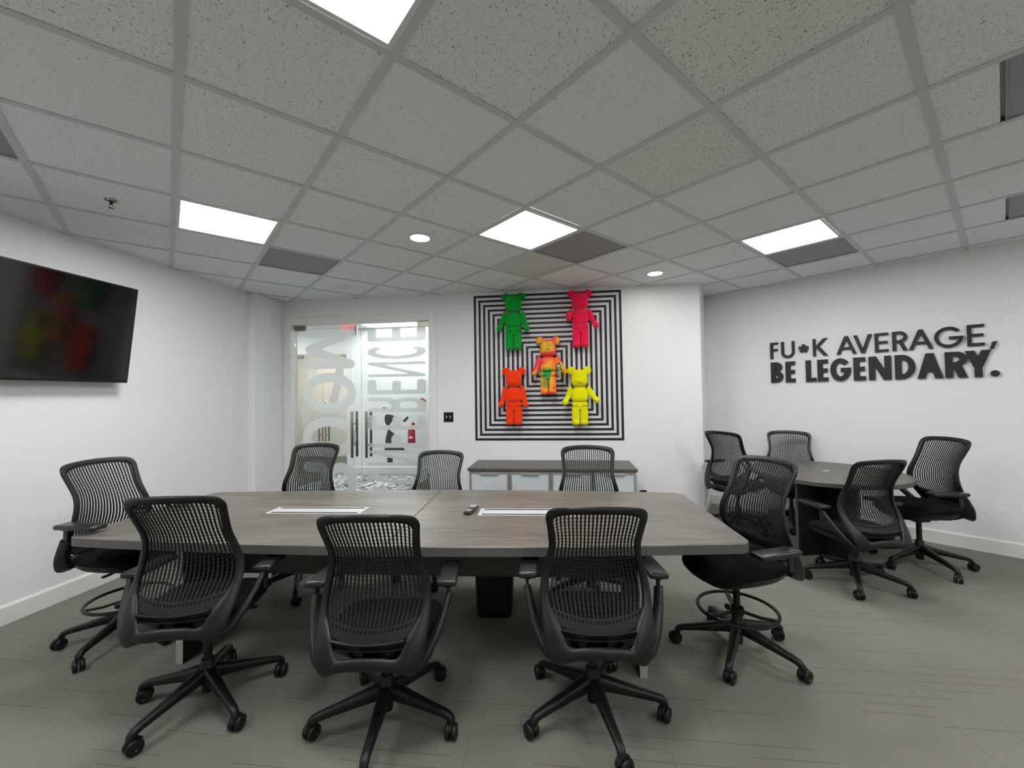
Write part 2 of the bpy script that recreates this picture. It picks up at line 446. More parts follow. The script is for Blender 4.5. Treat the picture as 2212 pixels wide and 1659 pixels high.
for i in range(-9, 13):
    for j in range(-9, 11):
        if (i, j) in LIGHTS or (i, j) in VENTS: continue
        quad = [gp(i, j) + (E1 + E2) * INS, gp(i + 1, j) + (E2 - E1) * INS, gp(i + 1, j + 1) - (E1 + E2) * INS, gp(i, j + 1) + (E1 - E2) * INS]
        if (i, j) in half_vents:
            f = half_vents[(i, j)]
            quad[0] = gp(i, j + f) + (E1) * INS; quad[1] = gp(i + 1, j + f) - E1 * INS
        cen = (quad[0] + quad[2]) / 2
        if cen.y < .2 : continue
        mb = MB(); tot = 0
        for P in (RA, RB):
            q = clip(quad, P)
            if len(q) > 2 and area(q) > .0006:
                mb.prism([tuple(p) for p in q], CE + .004, CE + .022); tot += area(q)
        if tot < .0006: continue
        mt = 'tile'
        if (i, j) in AGED: mt = 'tile2'
        elif (i, j) in NEWT: mt = 'tile3'
        elif (i, j) == (4, 3): mt = 'smooth'
        elif i + abs(j) * .3 > 5.5 or random.random() < .12: mt = 'tile3'
        mb.build('ceiling_tile', mt, ceil)
def bar(p, q, name, wdt=.034, dz=0):
    d = (q - p).normalized(); n = Vector((-d.y, d.x)) * wdt / 2
    mb = MB(); ok = False
    for P in (RA, RB):
        poly = clip([p - n, q - n, q + n, p + n], P)
        if len(poly) > 2: mb.prism([tuple(v) for v in poly], CE - .001 + dz, CE + .0038 - dz * .5); ok = True
    if ok: mb.build(name, 'bar', ceil)
for i in range(-9, 13): bar(gp(i, -12), gp(i, 13), 'grid_bar')
for j in range(-10, 11): bar(gp(-10, j), gp(13, j), 'grid_bar', .034, .0008)
LL = {(0, 0): 'large square ceiling light panel at the top edge of the picture', (0, 4): 'square ceiling light panel nearest the wall television',
      (3, 2): 'square ceiling light panel nearest the striped mural', (6, 0): 'square ceiling light panel nearest the lettered wall'}
for (i, j) in sorted(LIGHTS):
    c = (gp(i, j) + gp(i + 1, j + 1)) / 2; a = math.atan2(E1.y, E1.x)
    if not (XL + .35 < c.x < XR - .35 and YR + .35 < c.y): continue
    t = empty('ceiling_light_panel', (c.x, c.y, CE), a)
    tag(t, LL.get((i, j), 'square ceiling light panel behind the viewer'), 'ceiling light', 'ceiling light panels')
    o_, i_ = .289, .270
    mb = MB()
    for (x0, x1, y0, y1) in ((-o_, o_, -o_, -i_), (-o_, o_, i_, o_), (-o_, -i_, -i_, i_), (i_, o_, -i_, i_)): mb.bb(x0, x1, y0, y1, 0, .02)
    mb.build('frame', 'panelframe', t)
    MB().bb(-i_, i_, -i_, i_, .006, .018).build('diffuser', 'panel', t)
VL = {(1, 5): 'dark grey perforated ceiling vent between the left light panel and the glass doors', (4, 2): 'dark grey perforated ceiling vent touching the light panel by the striped mural',
      (7, 0): 'dark grey perforated ceiling vent touching the light panel by the lettered wall', (-2, 3): 'dark grey ceiling vent cut by the left picture edge'}
def vent_thing(quadc, sx, sy, label):
    t = empty('ceiling_vent', (quadc.x, quadc.y, CE), math.atan2(E1.y, E1.x)); tag(t, label, 'vent', 'ceiling vents')
    mb = MB(); b = .006
    for (x0, x1, y0, y1) in ((-sx, sx, -sy, -sy + b), (-sx, sx, sy - b, sy), (-sx, -sx + b, -sy + b, sy - b), (sx - b, sx, -sy + b, sy - b)): mb.bb(x0, x1, y0, y1, .002, .016)
    mb.build('vent_frame', 'vent', t)
    MB().bb(-sx + b, sx - b, -sy + b, sy - b, .007, .013).build('perforated_plate', 'vent', t)
for k, lab in VL.items(): vent_thing((gp(*k) + gp(k[0] + 1, k[1] + 1)) / 2, .288, .293, lab)
for k, f in half_vents.items():
    c = (gp(*k) + gp(k[0] + 1, k[1] + f)) / 2
    vent_thing(c, .288, .293 * f - .004, 'narrow dark ceiling vent cut by the right picture edge, ' + ('nearer the camera' if k[0] == 4 else 'nearer the lettered wall'))
DLL = {(2, 3): ('lit round downlight left of the middle light panel', 1), (6, 2): ('lit round downlight above the striped mural corner', 1), (2, 6): ('unlit round downlight over the glass doors', 0)}
for k, (lab, on) in DLL.items():
    c = (gp(*k) + gp(k[0] + 1, k[1] + 1)) / 2
    t = empty('recessed_downlight', (c.x, c.y, CE), 0); tag(t, lab, 'downlight', 'recessed downlights')
    MB().lathe([(.088, .004), (.088, -.001), (.078, -.003), (.072, .002)], 32, cap=False).build('trim_ring', 'panelframe', t, smooth=30)
    MB().lathe([(.0725, .001), (.0725, .0035)], 32).build('lens', 'down' if on else 'panelframe', t)
c = (gp(-1, 4) + gp(0, 5)) / 2
t = empty('fire_sprinkler', (c.x, c.y, CE), .3); tag(t, 'chrome pendent fire sprinkler hanging from the ceiling above the television', 'sprinkler')
MB().lathe([(.036, .004), (.036, -.001), (.028, -.008), (.010, -.010)], 24).build('escutcheon', 'chrome', t, smooth=30)
MB().lathe([(.009, -.008), (.009, -.024), (.006, -.026)], 12).build('body', 'tvbezel', t, smooth=30)
MB().tube([(-.008, 0, -.022), (-.014, 0, -.034), (-.004, 0, -.048)], .0025, 6).tube([(.008, 0, -.022), (.014, 0, -.034), (.004, 0, -.048)], .0025, 6).build('arms', 'chrome', t, smooth=40)
MB().lathe([(.016, -.048), (.016, -.050), (.004, -.051)], 16).build('deflector', 'chrome', t)

# ================================================================ GLASS DOORS AND CORRIDOR
tr = MB(); CW = .085
tr.bb(DX0 - CW, DX0, YB - .018, YB, 0, DZ + CW).bb(DX1, DX1 + CW, YB - .018, YB, 0, DZ + CW).bb(DX0, DX1, YB - .018, YB, DZ, DZ + CW)
tr.bb(DX0 - .004, DX0 + .012, YB - .022, YB + .12, 0, DZ).bb(DX1 - .012, DX1 + .004, YB - .022, YB + .12, 0, DZ).bb(DX0 + .012, DX1 - .012, YB - .022, YB + .12, DZ - .014, DZ + .004)
struct(tr.build('trim_1', 'trim', bevel=.003), 'flat white casing around the glass double doors')
def sdf_poly(P, Q, polys):
    d = np.full(P.shape, 9.0)
    for pl in polys:
        for (x0, y0), (x1, y1) in zip(pl[:-1], pl[1:]):
            vx, vy = x1 - x0, y1 - y0; L = vx * vx + vy * vy + 1e-12
            t = np.clip(((P - x0) * vx + (Q - y0) * vy) / L, 0, 1)
            d = np.minimum(d, np.hypot(P - x0 - t * vx, Q - y0 - t * vy))
    return d
def ell(cx, cy, rx, ry, a0, a1, n=28): return [(cx + rx * math.cos(R(a0 + (a1 - a0) * i / n)), cy + ry * math.sin(R(a0 + (a1 - a0) * i / n))) for i in range(n + 1)]
GL = {   # unit-high rounded strokes: width, polylines (centre lines, already inset)
 'C': (.62, .15, [ell(.31, .5, .235, .425, 55, 305)]),
 'O': (.62, .15, [ell(.31, .5, .235, .425, 0, 360, 40)]),
 'N': (.58, .115, [[(.06, .06), (.06, .94), (.52, .06), (.52, .94)]]),
 'F': (.52, .15, [[(.085, .08), (.085, .92), (.44, .92)], [(.085, .5), (.40, .5)]]),
 'E': (.52, .15, [[(.44, .08), (.085, .08), (.085, .92), (.44, .92)], [(.085, .5), (.40, .5)]]),
 'R': (.60, .15, [[(.085, .08), (.085, .92), (.32, .92)] + ell(.32, .70, .18, .22, 90, -90, 14)[1:] + [(.085, .48)], [(.33, .48), (.50, .36), (.51, .08)]]),
 'M': (.74, .155, [[(.085, .085), (.085, .90), (.37, .12), (.655, .90), (.655, .085)]]),
}
def film_mesh(ch, res=.022):
    wd, th, polys = GL[ch]
    xs = np.arange(-.03, wd + .05, res); ys = np.arange(-.03, 1.05, res)
    P, Q = np.meshgrid(xs, ys, indexing='ij'); D = sdf_poly(P, Q, polys) - th / 2
    V = []; F = []; idx = {}
    def vid(p):
        k = (round(p[0], 5), round(p[1], 5))
        if k not in idx: idx[k] = len(V); V.append(p)
        return idx[k]
    for i in range(len(xs) - 1):
        for j in range(len(ys) - 1):
            cs = [(i, j), (i + 1, j), (i + 1, j + 1), (i, j + 1)]; ds = [D[c] for c in cs]
            if min(ds) > 0: continue
            poly = []
            for k in range(4):
                a, b = cs[k], cs[(k + 1) % 4]; da, db = ds[k], ds[(k + 1) % 4]
                if da <= 0: poly.append(vid((xs[a[0]], ys[a[1]])))
                if (da <= 0) != (db <= 0):
                    t = da / (da - db); poly.append(vid((xs[a[0]] + t * (xs[b[0]] - xs[a[0]]), ys[a[1]] + t * (ys[b[1]] - ys[a[1]]))))
            poly = [p for n, p in enumerate(poly) if p != poly[n - 1]]
            if len(poly) > 2: F.append(poly)
    return V, F, wd
def film_letter(ch, parent, x0, x1, z0, z1, y, flip=1):
    V, F, wd = film_mesh(ch)
    mb = MB().add([(x0 + v * (x1 - x0), y, z0 + u / wd * (z1 - z0)) for u, v in V], F)
    o = mb.build('frosted_letter', 'film', parent); o['label'] = 'frosted letter ' + ch; return o
YG = YB + .05
SEAM = -2.573
def leaf(name, x0, x1, hx, label):
    d = struct(MB().bb(x0, x1, YG, YG + .012, .012, DZ - .018).build(name, 'glass', bevel=.001), label)
    # patch fitting at the hinge side, top
    s = 1 if hx == x0 else -1
    MB().rbox((hx + s * .085, YG + .006, DZ - .052), (.16, .034, .062), .003, 1).build('patch_fitting', 'steel', d)
    MB().rbox((hx + s * .085, YG + .006, .05), (.16, .034, .07), .003, 1).build('patch_fitting', 'steel', d)
    px = (x1 - .095) if s == 1 else (x0 + .095)
    for side, yy in ((-1, YG - .058), (1, YG + .07)):
        h = MB().lathe([(.0155, .70), (.0165, .702), (.0165, 1.288), (.0155, 1.29)], 16, (px, yy, 0)).build('pull_handle', 'steel', d, smooth=30)
        for z in (.86, 1.13):
            y0_, y1_ = (yy, YG) if side < 0 else (YG + .012, yy)
            MB().lathe([(.008, y0_), (.008, y1_)], 10, (px, 0, z), 'Y').build('standoff', 'chrome', h, smooth=30)
    return d
d1 = leaf('door_1', DX0 + .016, SEAM - .002, DX0 + .016, 'clear glass door leaf with frosted letters ROOM')
d2 = leaf('door_2', SEAM + .002, DX1 - .016, DX1 - .016, 'clear glass door leaf with frosted letters CONFERENCE')
zt = 2.375
for k, ch in enumerate('MOOR'): film_letter(ch, d1, -3.375, -2.64, zt - .575 * k - .53, zt - .575 * k, YG - .0012)
for k, ch in enumerate('ECNEREFNOC'): film_letter(ch, d2, -2.485, -1.70, zt - .2265 * k - .195, zt - .2265 * k, YG - .0012)
# corridor beyond
CY = 7.55; CCE = 2.80
m = MB().bb(-4.10, .6, CY, CY + .12, 0, CCE).bb(-8.1, -5.27, CY, CY + .12, 0, CCE).bb(-5.27, -4.10, CY, CY + .12, 2.35, CCE)
struct(m.build('wall_corridor', 'wall'))
struct(MB().bb(-8.1, -3.83, YB + .12, YB + .2, 0, CCE).build('wall_corridor_near', 'wall'))
struct(MB().bb(.5, .62, YB + .12, CY, 0, CCE).build('wall_corridor_end', 'wall'))
struct(MB().bb(-8.22, -8.1, YB + .12, 9.8, 0, CCE).build('wall_corridor_far_end', 'wall'))
struct(MB().bb(-8.1, -2.0, 9.7, 9.8, 0, CCE).build('wall_next_room', 'beige'))
struct(MB().bb(-2.9, -2.8, CY + .12, 9.7, 0, CCE).build('wall_next_room_side', 'peach'))
struct(MB().bb(-8.2, .62, YB + .12, 9.8, CCE, CCE + .08).build('ceiling_corridor', 'wall'))
baseboard('baseboard_corridor', (-4.0, CY), (.5, CY), -1, .14)
struct(MB().bb(-4.12, -4.0, CY - .02, CY, 0, 2.42).bb(-5.37, -5.25, CY - .02, CY, 0, 2.42).bb(-5.25, -4.12, CY - .02, CY, 2.33, 2.42).build('trim_2', 'trim'), 'white casing of the door across the corridor')
LC = [(-2.98, 7.12, 'corridor ceiling light panel seen through the right glass door'), (-5.4, 6.35, 'added ceiling light panel brightening the left part of the corridor'), (-5.6, 8.6, 'ceiling light panel in the room across the corridor')]  # second panel is an added source, lighting the left part of the corridor
for x, y, lab in LC:
    t = empty('corridor_light_panel', (x, y, CCE), 0); tag(t, lab, 'ceiling light')
    MB().bb(-.6, .6, -.3, -.29, -.012, -.001).bb(-.6, .6, .29, .3, -.012, -.001).bb(-.6, -.59, -.29, .29, -.012, -.001).bb(.59, .6, -.29, .29, -.012, -.001).build('frame', 'panelframe', t)
    MB().bb(-.59, .59, -.29, .29, -.008, -.002).build('diffuser', 'corr', t)
for n, (x0, x1, hs) in enumerate(((-5.235, -4.66, 1), (-4.655, -4.135, -1))):
    d = struct(MB().bb(x0, x1, CY + .05, CY + .062, .01, 2.32).build('door_%d' % (n + 3), 'glass'), 'glass door leaf across the corridor')
    hx = x1 - .04 if hs == 1 else x0 + .09
    for yy in (CY - .005, CY + .115):
        h = MB().lathe([(.016, .62), (.016, 1.08)], 12, (hx, yy, 0)).build('pull_handle', 'steel', d, smooth=30)
        for z in (.74, .98): MB().lathe([(.008, min(yy, CY + .05)), (.008, max(yy, CY + .062))], 8, (hx, 0, z), 'Y').build('standoff', 'chrome', h)
    bx = x1 - .062 if hs == 1 else x0 + .062
    disc = MB().lathe([(.055, CY + .046), (.055, CY + .0485)], 24, (bx, 0, 1.36), 'Y').build('logo_disc', 'dwhite', d)
    hb = MB()
    for (a, b) in (((-.018, -.032), (-.018, .036)), ((-.018, .0), (.0, .014)), ((.0, .014), (.018, .0)), ((.018, .0), (.018, -.032))):
        hb.tube([(bx + a[0], CY + .045, 1.36 + a[1]), (bx + b[0], CY + .045, 1.36 + b[1])], .0055, 6)
    hb.build('logo_letter', 'tvbezel', disc)
    MB().rbox(((x0 + .09) if hs == 1 else (x1 - .09), CY + .056, 2.28), (.16, .03, .06), .003, 1).build('patch_fitting', 'steel', d)
    # sweeping frosted band
    P = [(x0 + .14, .35), (x0 + .26, .8), (x0 + .2, 1.3), (x0 + .32, 1.75), (x1 - .16, 2.1)]
    C_ = catmull(P, 8); mb = MB(); vs = []; fs = []
    for k, p in enumerate(C_):
        q = C_[min(k + 1, len(C_) - 1)] - C_[max(k - 1, 0)]; q = q / np.linalg.norm(q); nrm = np.array([-q[1], q[0]]) * .085
        vs += [(p[0] + nrm[0], CY + .0485, p[1] + nrm[1]), (p[0] - nrm[0], CY + .0485, p[1] - nrm[1])]
    fs = [(2 * k, 2 * k + 1, 2 * k + 3, 2 * k + 2) for k in range(len(C_) - 1)]
    mb.add(vs, fs).build('frosted_band', 'film', d)
# exit sign
t = empty('exit_sign', (-3.46, 6.4, 2.595), R(0)); tag(t, 'red and white exit sign hanging from the corridor ceiling', 'sign')
MB().rbox((0, 0, 0), (.30, .045, .19), .005, 1).build('sign_box', 'exitwhite', t)
MB().bb(-.02, .02, -.012, .012, .09, .2).build('mount', 'exitwhite', t)
def strokes(mb, segs, t, y0, y1):
    for (a, b) in segs:
        a = Vector(a); b = Vector(b); d = (b - a).normalized(); n = Vector((-d.y, d.x)) * t / 2; e = d * t / 2
        pts = [a - n - e, b - n + e, b + n + e, a + n - e]
        vs = [(p.x, y, p.y) for y in (y0, y1) for p in pts]
        mb.add(vs, [(0, 1, 2, 3), (7, 6, 5, 4), (0, 4, 5, 1), (1, 5, 6, 2), (2, 6, 7, 3), (3, 7, 4, 0)])
mb = MB(); x = -.12; h = .055
for ch in 'EXIT':
    if ch == 'E': S = [((x, -h), (x, h)), ((x, h), (x + .04, h)), ((x, 0), (x + .035, 0)), ((x, -h), (x + .04, -h))]
    if ch == 'X': S = [((x, -h), (x + .045, h)), ((x, h), (x + .045, -h))]
    if ch == 'I': S = [((x + .01, -h), (x + .01, h))]
    if ch == 'T': S = [((x, h), (x + .05, h)), ((x + .025, h), (x + .025, -h))]
    strokes(mb, S, .014, -.026, -.022); x += .04 if ch == 'I' else .07
mb.build('exit_lettering', 'redlit', t)
# entrance mat
t = empty('entrance_mat', (-3.35, 6.75, 0), R(-4)); tag(t, 'marbled grey entrance mat with white lettering on corridor floor', 'mat')
MB().rbox((0, 0, .006), (1.9, 1.3, .012), .003, 1).build('mat_body', 'marble', t)
mb = MB()
def fstroke(mb, segs, t, z0, z1):
    for (a, b) in segs:
        a = Vector(a); b = Vector(b); d = (b - a).normalized(); n = Vector((-d.y, d.x)) * t / 2; e = d * t / 2
        mb.prism([tuple(a - n - e), tuple(b - n + e), tuple(b + n + e), tuple(a + n - e)], z0, z1)
X0 = .22
fstroke(mb, [((X0 - .1, -.2), (X0 - .1, .3)), ((X0 + .08, -.2), (X0 + .08, .3)), ((X0 - .1, .05), (X0 + .08, .05)), ((X0 + .2, -.2), (X0 + .2, .3)), ((X0 + .2, .3), (X0 + .38, .3)), ((X0 + .2, .05), (X0 + .36, .05)), ((X0 + .2, -.2), (X0 + .38, -.2))], .045, .012, .0135)
mb.build('mat_lettering', 'dwhite', t)
# printed wall decal in the corridor (plain generic figures)
t = empty('wall_decal', (0, CY, 0)); tag(t, 'black and red printed figures on the white corridor wall', 'decal')
def decal(name, mat, poly, k=0, sm=4):
    P = catmull(poly, sm, True) if sm else [np.array(p) for p in poly]
    n = len(P); y0, y1 = -.003 - .001 * k, -.0005
    vs = [(p[0], y0, p[1]) for p in P] + [(p[0], y1, p[1]) for p in P]
    fs = [tuple(range(n)), tuple(range(n, 2 * n))[::-1]] + [(i, n + i, n + (i + 1) % n, (i + 1) % n) for i in range(n)]
    MB().add(vs, fs).build(name, mat, t)
def dpx(u, v):   # photo pixel on the corridor wall plane -> wall coordinates (worked out once by hand calibration)
    a = (u - 1106) / 889.88; b = (v - 829.5) / 889.88
    c, s = math.cos(ROLL), math.sin(ROLL); uu = a * c + b * s; vv = -a * s + b * c
    y = math.cos(PITCH) + vv * math.sin(PITCH); z = math.sin(PITCH) - vv * math.cos(PITCH)
    x2 = uu * math.cos(PHI) - y * math.sin(PHI); y2 = uu * math.sin(PHI) + y * math.cos(PHI)
    return (x2 * CY / y2, z * CY / y2 + CZ)
q = lambda L: [dpx(620 + x * .2351, 680 + y * .2351) for x, y in L]
decal('figure_dark', 'mblack', q([(905, 920), (965, 922), (1000, 945), (960, 985), (935, 1045), (985, 1090), (1000, 1110), (960, 1130), (958, 1185), (905, 1180), (915, 1100), (930, 1040), (900, 985)]))
decal('figure_wing', 'mblack', q([(1060, 975), (1110, 930), (1115, 950), (1085, 985)]), sm=0)
decal('figure_cap', 'red', q([(1210, 775), (1245, 762), (1275, 785), (1278, 808), (1255, 795)]), sm=0)
decal('figure_red', 'red', q([(1150, 985), (1175, 995), (1180, 1180), (1110, 1180), (1112, 1030)]), sm=0)
decal('figure_paper', 'dwhite', q([(1100, 980), (1150, 990), (1135, 1030), (1075, 1020)]), 1, sm=0)
decal('figure_mark', 'dwhite', q([(1115, 1127), (1138, 1116), (1162, 1127), (1138, 1138)]), 1, sm=0)
decal('figure_box', 'red', q([(880, 850), (908, 850), (908, 880), (880, 880)]), sm=0)
decal('figure_base', 'mblack', q([(900, 1222), (1070, 1222), (1088, 1248), (895, 1253)]), sm=0)
decal('figure_foot', 'mblack', q([(922, 1295), (975, 1297), (970, 1365), (922, 1362)]), sm=0)

# ================================================================ MURAL AND TOY BEARS
MX0, MX1, MZ0, MZ1 = -1.062, .730, .918, 2.708
t = empty('striped_mural', ((MX0 + MX1) / 2, YB, (MZ0 + MZ1) / 2)); tag(t, 'square black and white mural of concentric stripes on the back wall', 'mural')
HS = (MX1 - MX0) / 2
MB().bb(-HS - .004, HS + .004, -.003, -.0005, -HS - .004, HS + .004).build('mural_sheet', 'mwhite', t)
pit = .0585; k = 0; h = HS
while h > .03:
    b = min(.0275, h * .6); i_ = h - b
    mb = MB()
    for (x0, x1, z0, z1) in ((-h, h, -h, -i_), (-h, h, i_, h), (-h, -i_, -i_, i_), (i_, h, -i_, i_)): mb.bb(x0, x1, -.0045, -.003, z0, z1)
    mb.build('black_stripe', 'mblack', t); h -= pit

def toy_bear(x, zb, mat, label, armL, armR, height=.69, lean=0):
    """generic toy bear: x, foot height; arms = (swing outwards deg, forward bend deg)"""
    s = height / .69; t = empty('toy_bear', (x, YB - .095, zb)); t.scale = (s, s, s); tag(t, label, 'toy figure', 'toy bears mounted on the mural')
    def headfn(p):
        zz = p.z / .1; k = 1 + .07 * (-zz) - .04 * zz * zz
        return (p.x * k, p.y * (1 + .1 * max(0, -zz)) , p.z)
    hd = MB().sphere((0, 0, .548), (.097, .085, .102), 28, 18, 3.0, headfn).sphere((0, -.078, .512), (.042, .024, .03), 16, 10).build('head', mat, t, smooth=True)
    for sx in (-1, 1):
        def earfn(p): return (p.x, p.y + (.012 * (1 - (p.x / .05) ** 2 - (p.z / .05) ** 2) if p.y < 0 else 0), p.z)
        MB().sphere((sx * .092, .012, .638), (.050, .026, .048), 20, 12, 2.2, earfn).build('ear', mat, hd, smooth=True)
    MB().sphere((0, -.1, .519), (.012, .008, .008), 10, 6).build('nose', mat, hd, smooth=True)
    def torfn(p):
        zz = p.z / .09; k = 1 - .10 * zz - .06 * max(0, zz) ** 2
        return (p.x * k, p.y * (1 - .12 * zz), p.z)
    MB().sphere((0, 0, .355), (.094, .075, .095), 26, 16, 3.2, torfn).build('torso', mat, t, smooth=True)
    MB().rbox((0, 0, .243), (.182, .118, .05), .012, 3).rbox((0, -.012, .208), (.046, .112, .07), .012, 3).build('hip', mat, t, smooth=40)
    for sx in (-1, 1):
        lg = MB().rbox((sx * .0475, 0, .108), (.088, .116, .215), .014, 3).build('leg', mat, t, smooth=40)
        MB().sphere((sx * .0475, -.052, .03), (.036, .030, .03), 16, 10, 2.6).build('foot', mat, lg, smooth=True)
        sw, fb = (armL if sx < 0 else armR)
        a = R(sw); L1, L2 = .085, .095
        p0 = Vector((sx * .096, 0, .418)); d1 = Vector((sx * math.sin(a), -.12, -math.cos(a))).normalized()
        p1 = p0 + d1 * L1; b = R(fb); d2 = (d1 * math.cos(b) + Vector((sx * .15, -1, 0)).normalized() * math.sin(b)).normalized(); p2 = p1 + d2 * L2
        pts = catmull([p0 + Vector((-sx * .012, 0, .012)), p0, p1, p2], 5)
        n = len(pts); rs = [.029 + .012 * math.sin(PI * min(1, i / (n - 1) * 1.15) ** .7) for i in range(n)]; rs[0] = .014; rs[1] = .026
        ar = MB().tube(pts, rs, 14).build('arm', mat, t, smooth=60)
        MB().sphere(p2 + d2 * .014, (.033, .036, .036), 16, 10, 2.3).sphere(p2 + d2 * .018 + Vector((-sx * .026, -.026, .004)), (.014, .015, .017), 10, 8).build('hand', mat, ar, smooth=True)
    return t
toy_bear(-.557, 2.012, 'green', 'green flocked toy bear at the upper left of the mural', (20, 20), (20, 18), .70)
toy_bear(.236, 2.022, 'pink', 'pink flocked toy bear at the upper right of the mural', (22, 100), (26, 12))
toy_bear(-.150, 1.468, 'spray', 'multicoloured sprayed toy bear in the middle of the mural', (18, 30), (30, 25), .70)
toy_bear(-.565, 1.118, 'orange', 'orange flocked toy bear at the lower left of the mural', (16, 15), (14, 12))
toy_bear(.214, 1.110, 'yellow', 'yellow flocked toy bear at the lower right of the mural', (24, 35), (34, 45))
t = empty('spray_can', (-.022, YB - .245, 1.662)); tag(t, 'small black and silver spray can in the middle bear hand', 'spray can')
MB().lathe([(.024, .0), (.030, .003), (.030, .135), (.025, .15), (.012, .158)], 20).build('can_body', 'can', t, smooth=35)
MB().lathe([(.010, .158), (.010, .172), (.007, .176)], 12).build('nozzle', 'mblack', t, smooth=35)
MB().lathe([(.0315, 0), (.0315, .006)], 20).lathe([(.0315, .130), (.0315, .135)], 20).build('rim', 'chrome', t, smooth=35)

# ================================================================ WALL LETTERING
def ring(cx, cy, rx, ry, t, a0, a1, n=22):
    P = []
    for i in range(n):
        b0 = R(a0 + (a1 - a0) * i / n); b1 = R(a0 + (a1 - a0) * (i + 1) / n)
        P.append([(cx + rx * math.cos(b0), cy + ry * math.sin(b0)), (cx + rx * math.cos(b1), cy + ry * math.sin(b1)), (cx + (rx - t) * math.cos(b1), cy + (ry - t) * math.sin(b1)), (cx + (rx - t) * math.cos(b0), cy + (ry - t) * math.sin(b0))])
    return P
def rect(x0, x1, y0, y1): return [(x0, y0), (x1, y0), (x1, y1), (x0, y1)]
def diag(x0, y0, x1, y1, tw): return [(x0 - tw / 2, y0), (x0 + tw / 2, y0), (x1 + tw / 2, y1), (x1 - tw / 2, y1)]
def glyph(ch, w, h, t):
    tv = t; th = t * .86
    if ch == 'F': return [rect(0, tv, 0, h), rect(0, w, h - th, h), rect(0, w * .92, h * .47, h * .47 + th)]
    if ch == 'E': return [rect(0, tv, 0, h), rect(0, w, h - th, h), rect(0, w, 0, th), rect(0, w * .95, h * .5 - th / 2, h * .5 + th / 2)]
    if ch == 'L': return [rect(0, tv, 0, h), rect(0, w, 0, th)]
    if ch == 'U': return [rect(0, tv, w / 2, h), rect(w - tv, w, w / 2, h)] + ring(w / 2, w / 2, w / 2, w / 2, t, 180, 360)
    if ch == 'K': return [rect(0, tv, 0, h), diag(tv * 1.0, h * .47, w - tv * .7, h, tv * 1.35), diag(w - tv * .65, 0, tv * 1.5, h * .56, tv * 1.35)]
    if ch == 'A': return [diag(tv * .55, 0, w / 2, h, tv * 1.1), diag(w - tv * .55, 0, w / 2, h, tv * 1.1), rect(w * .2, w * .8, h * .26, h * .26 + th)]
    if ch == 'V': return [diag(w / 2, 0, tv * .55, h, tv * 1.1), diag(w / 2, 0, w - tv * .55, h, tv * 1.1)]
    if ch == 'N': return [rect(0, tv, 0, h), rect(w - tv, w, 0, h), diag(w - tv * .6, 0, tv * .6, h, tv * 1.2)]
    if ch == 'Y': return [rect(w / 2 - tv / 2, w / 2 + tv / 2, 0, h * .5), diag(w / 2, h * .38, tv * .6, h, tv * 1.2), diag(w / 2, h * .38, w - tv * .6, h, tv * 1.2)]
    if ch == 'R':
        r = h * .29; return [rect(0, tv, 0, h), rect(0, w - r, h - th, h), rect(0, w - r, h - 2 * r, h - 2 * r + th), diag(w - tv * .6, 0, w * .52, h - 2 * r + th * .5, tv * 1.2)] + ring(w - r, h - r, r, r, t, -90, 90)
    if ch == 'B':
        r1 = h * .245; r2 = h * .285
        return [rect(0, tv, 0, h), rect(0, w - r2, 0, th), rect(0, w - r1 * 1.1, h - th, h), rect(0, w - r2, 2 * r2 - th, 2 * r2)] + ring(w - r2, r2, r2, r2, t, -90, 90) + ring(w - r1 * 1.15, h - r1 - .002, r1, r1, t, -90, 90)
    if ch == 'D':
        rx = min(h / 2, w - tv * 1.05); return [rect(0, tv, 0, h), rect(0, w - rx + .002, h - th, h), rect(0, w - rx + .002, 0, th)] + ring(w - rx, h / 2, rx, h / 2, t, -90, 90)
    if ch == 'G': return ring(w / 2, h / 2, w / 2, h / 2 * 1.02, t, 38, 345, 32) + [rect(w * .52, w, h * .40, h * .40 + th)]
    if ch == '*':
        P = []
        for k in range(5):
            a = R(90 + 72 * k); c = (w / 2, h / 2); d = (math.cos(a), math.sin(a)); n = (-d[1] * t / 2, d[0] * t / 2); L = w * .52
            P.append([(c[0] - n[0], c[1] - n[1]), (c[0] + d[0] * L - n[0] * 1.2, c[1] + d[1] * L - n[1] * 1.2), (c[0] + d[0] * L + n[0] * 1.2, c[1] + d[1] * L + n[1] * 1.2), (c[0] + n[0], c[1] + n[1])])
        return P
    if ch == ',': return [[(0, 0), (t * .8, 0), (w, h), (w - t * 1.0, h)]]
    if ch == '.': return [[(w / 2 + w / 2 * math.cos(2 * PI * i / 24), w / 2 + w / 2 * math.sin(2 * PI * i / 24)) for i in range(24)]]
WA = math.atan2(RWD.y, RWD.x)
def sw(px, py):   # distance along the lettered wall under a photo pixel column
    a = (px - 1106) / 889.88; b = (py - 829.5) / 889.88
    c, s = math.cos(ROLL), math.sin(ROLL); uu = a * c + b * s; vv = -a * s + b * c
    y = math.cos(PITCH) + vv * math.sin(PITCH)
    d = Vector((uu * math.cos(PHI) - y * math.sin(PHI), uu * math.sin(PHI) + y * math.cos(PHI)))
    n = Vector((RWD.y, -RWD.x)); k = RW0.dot(n) / d.dot(n)
    return (d * k - RW0).dot(RWD)
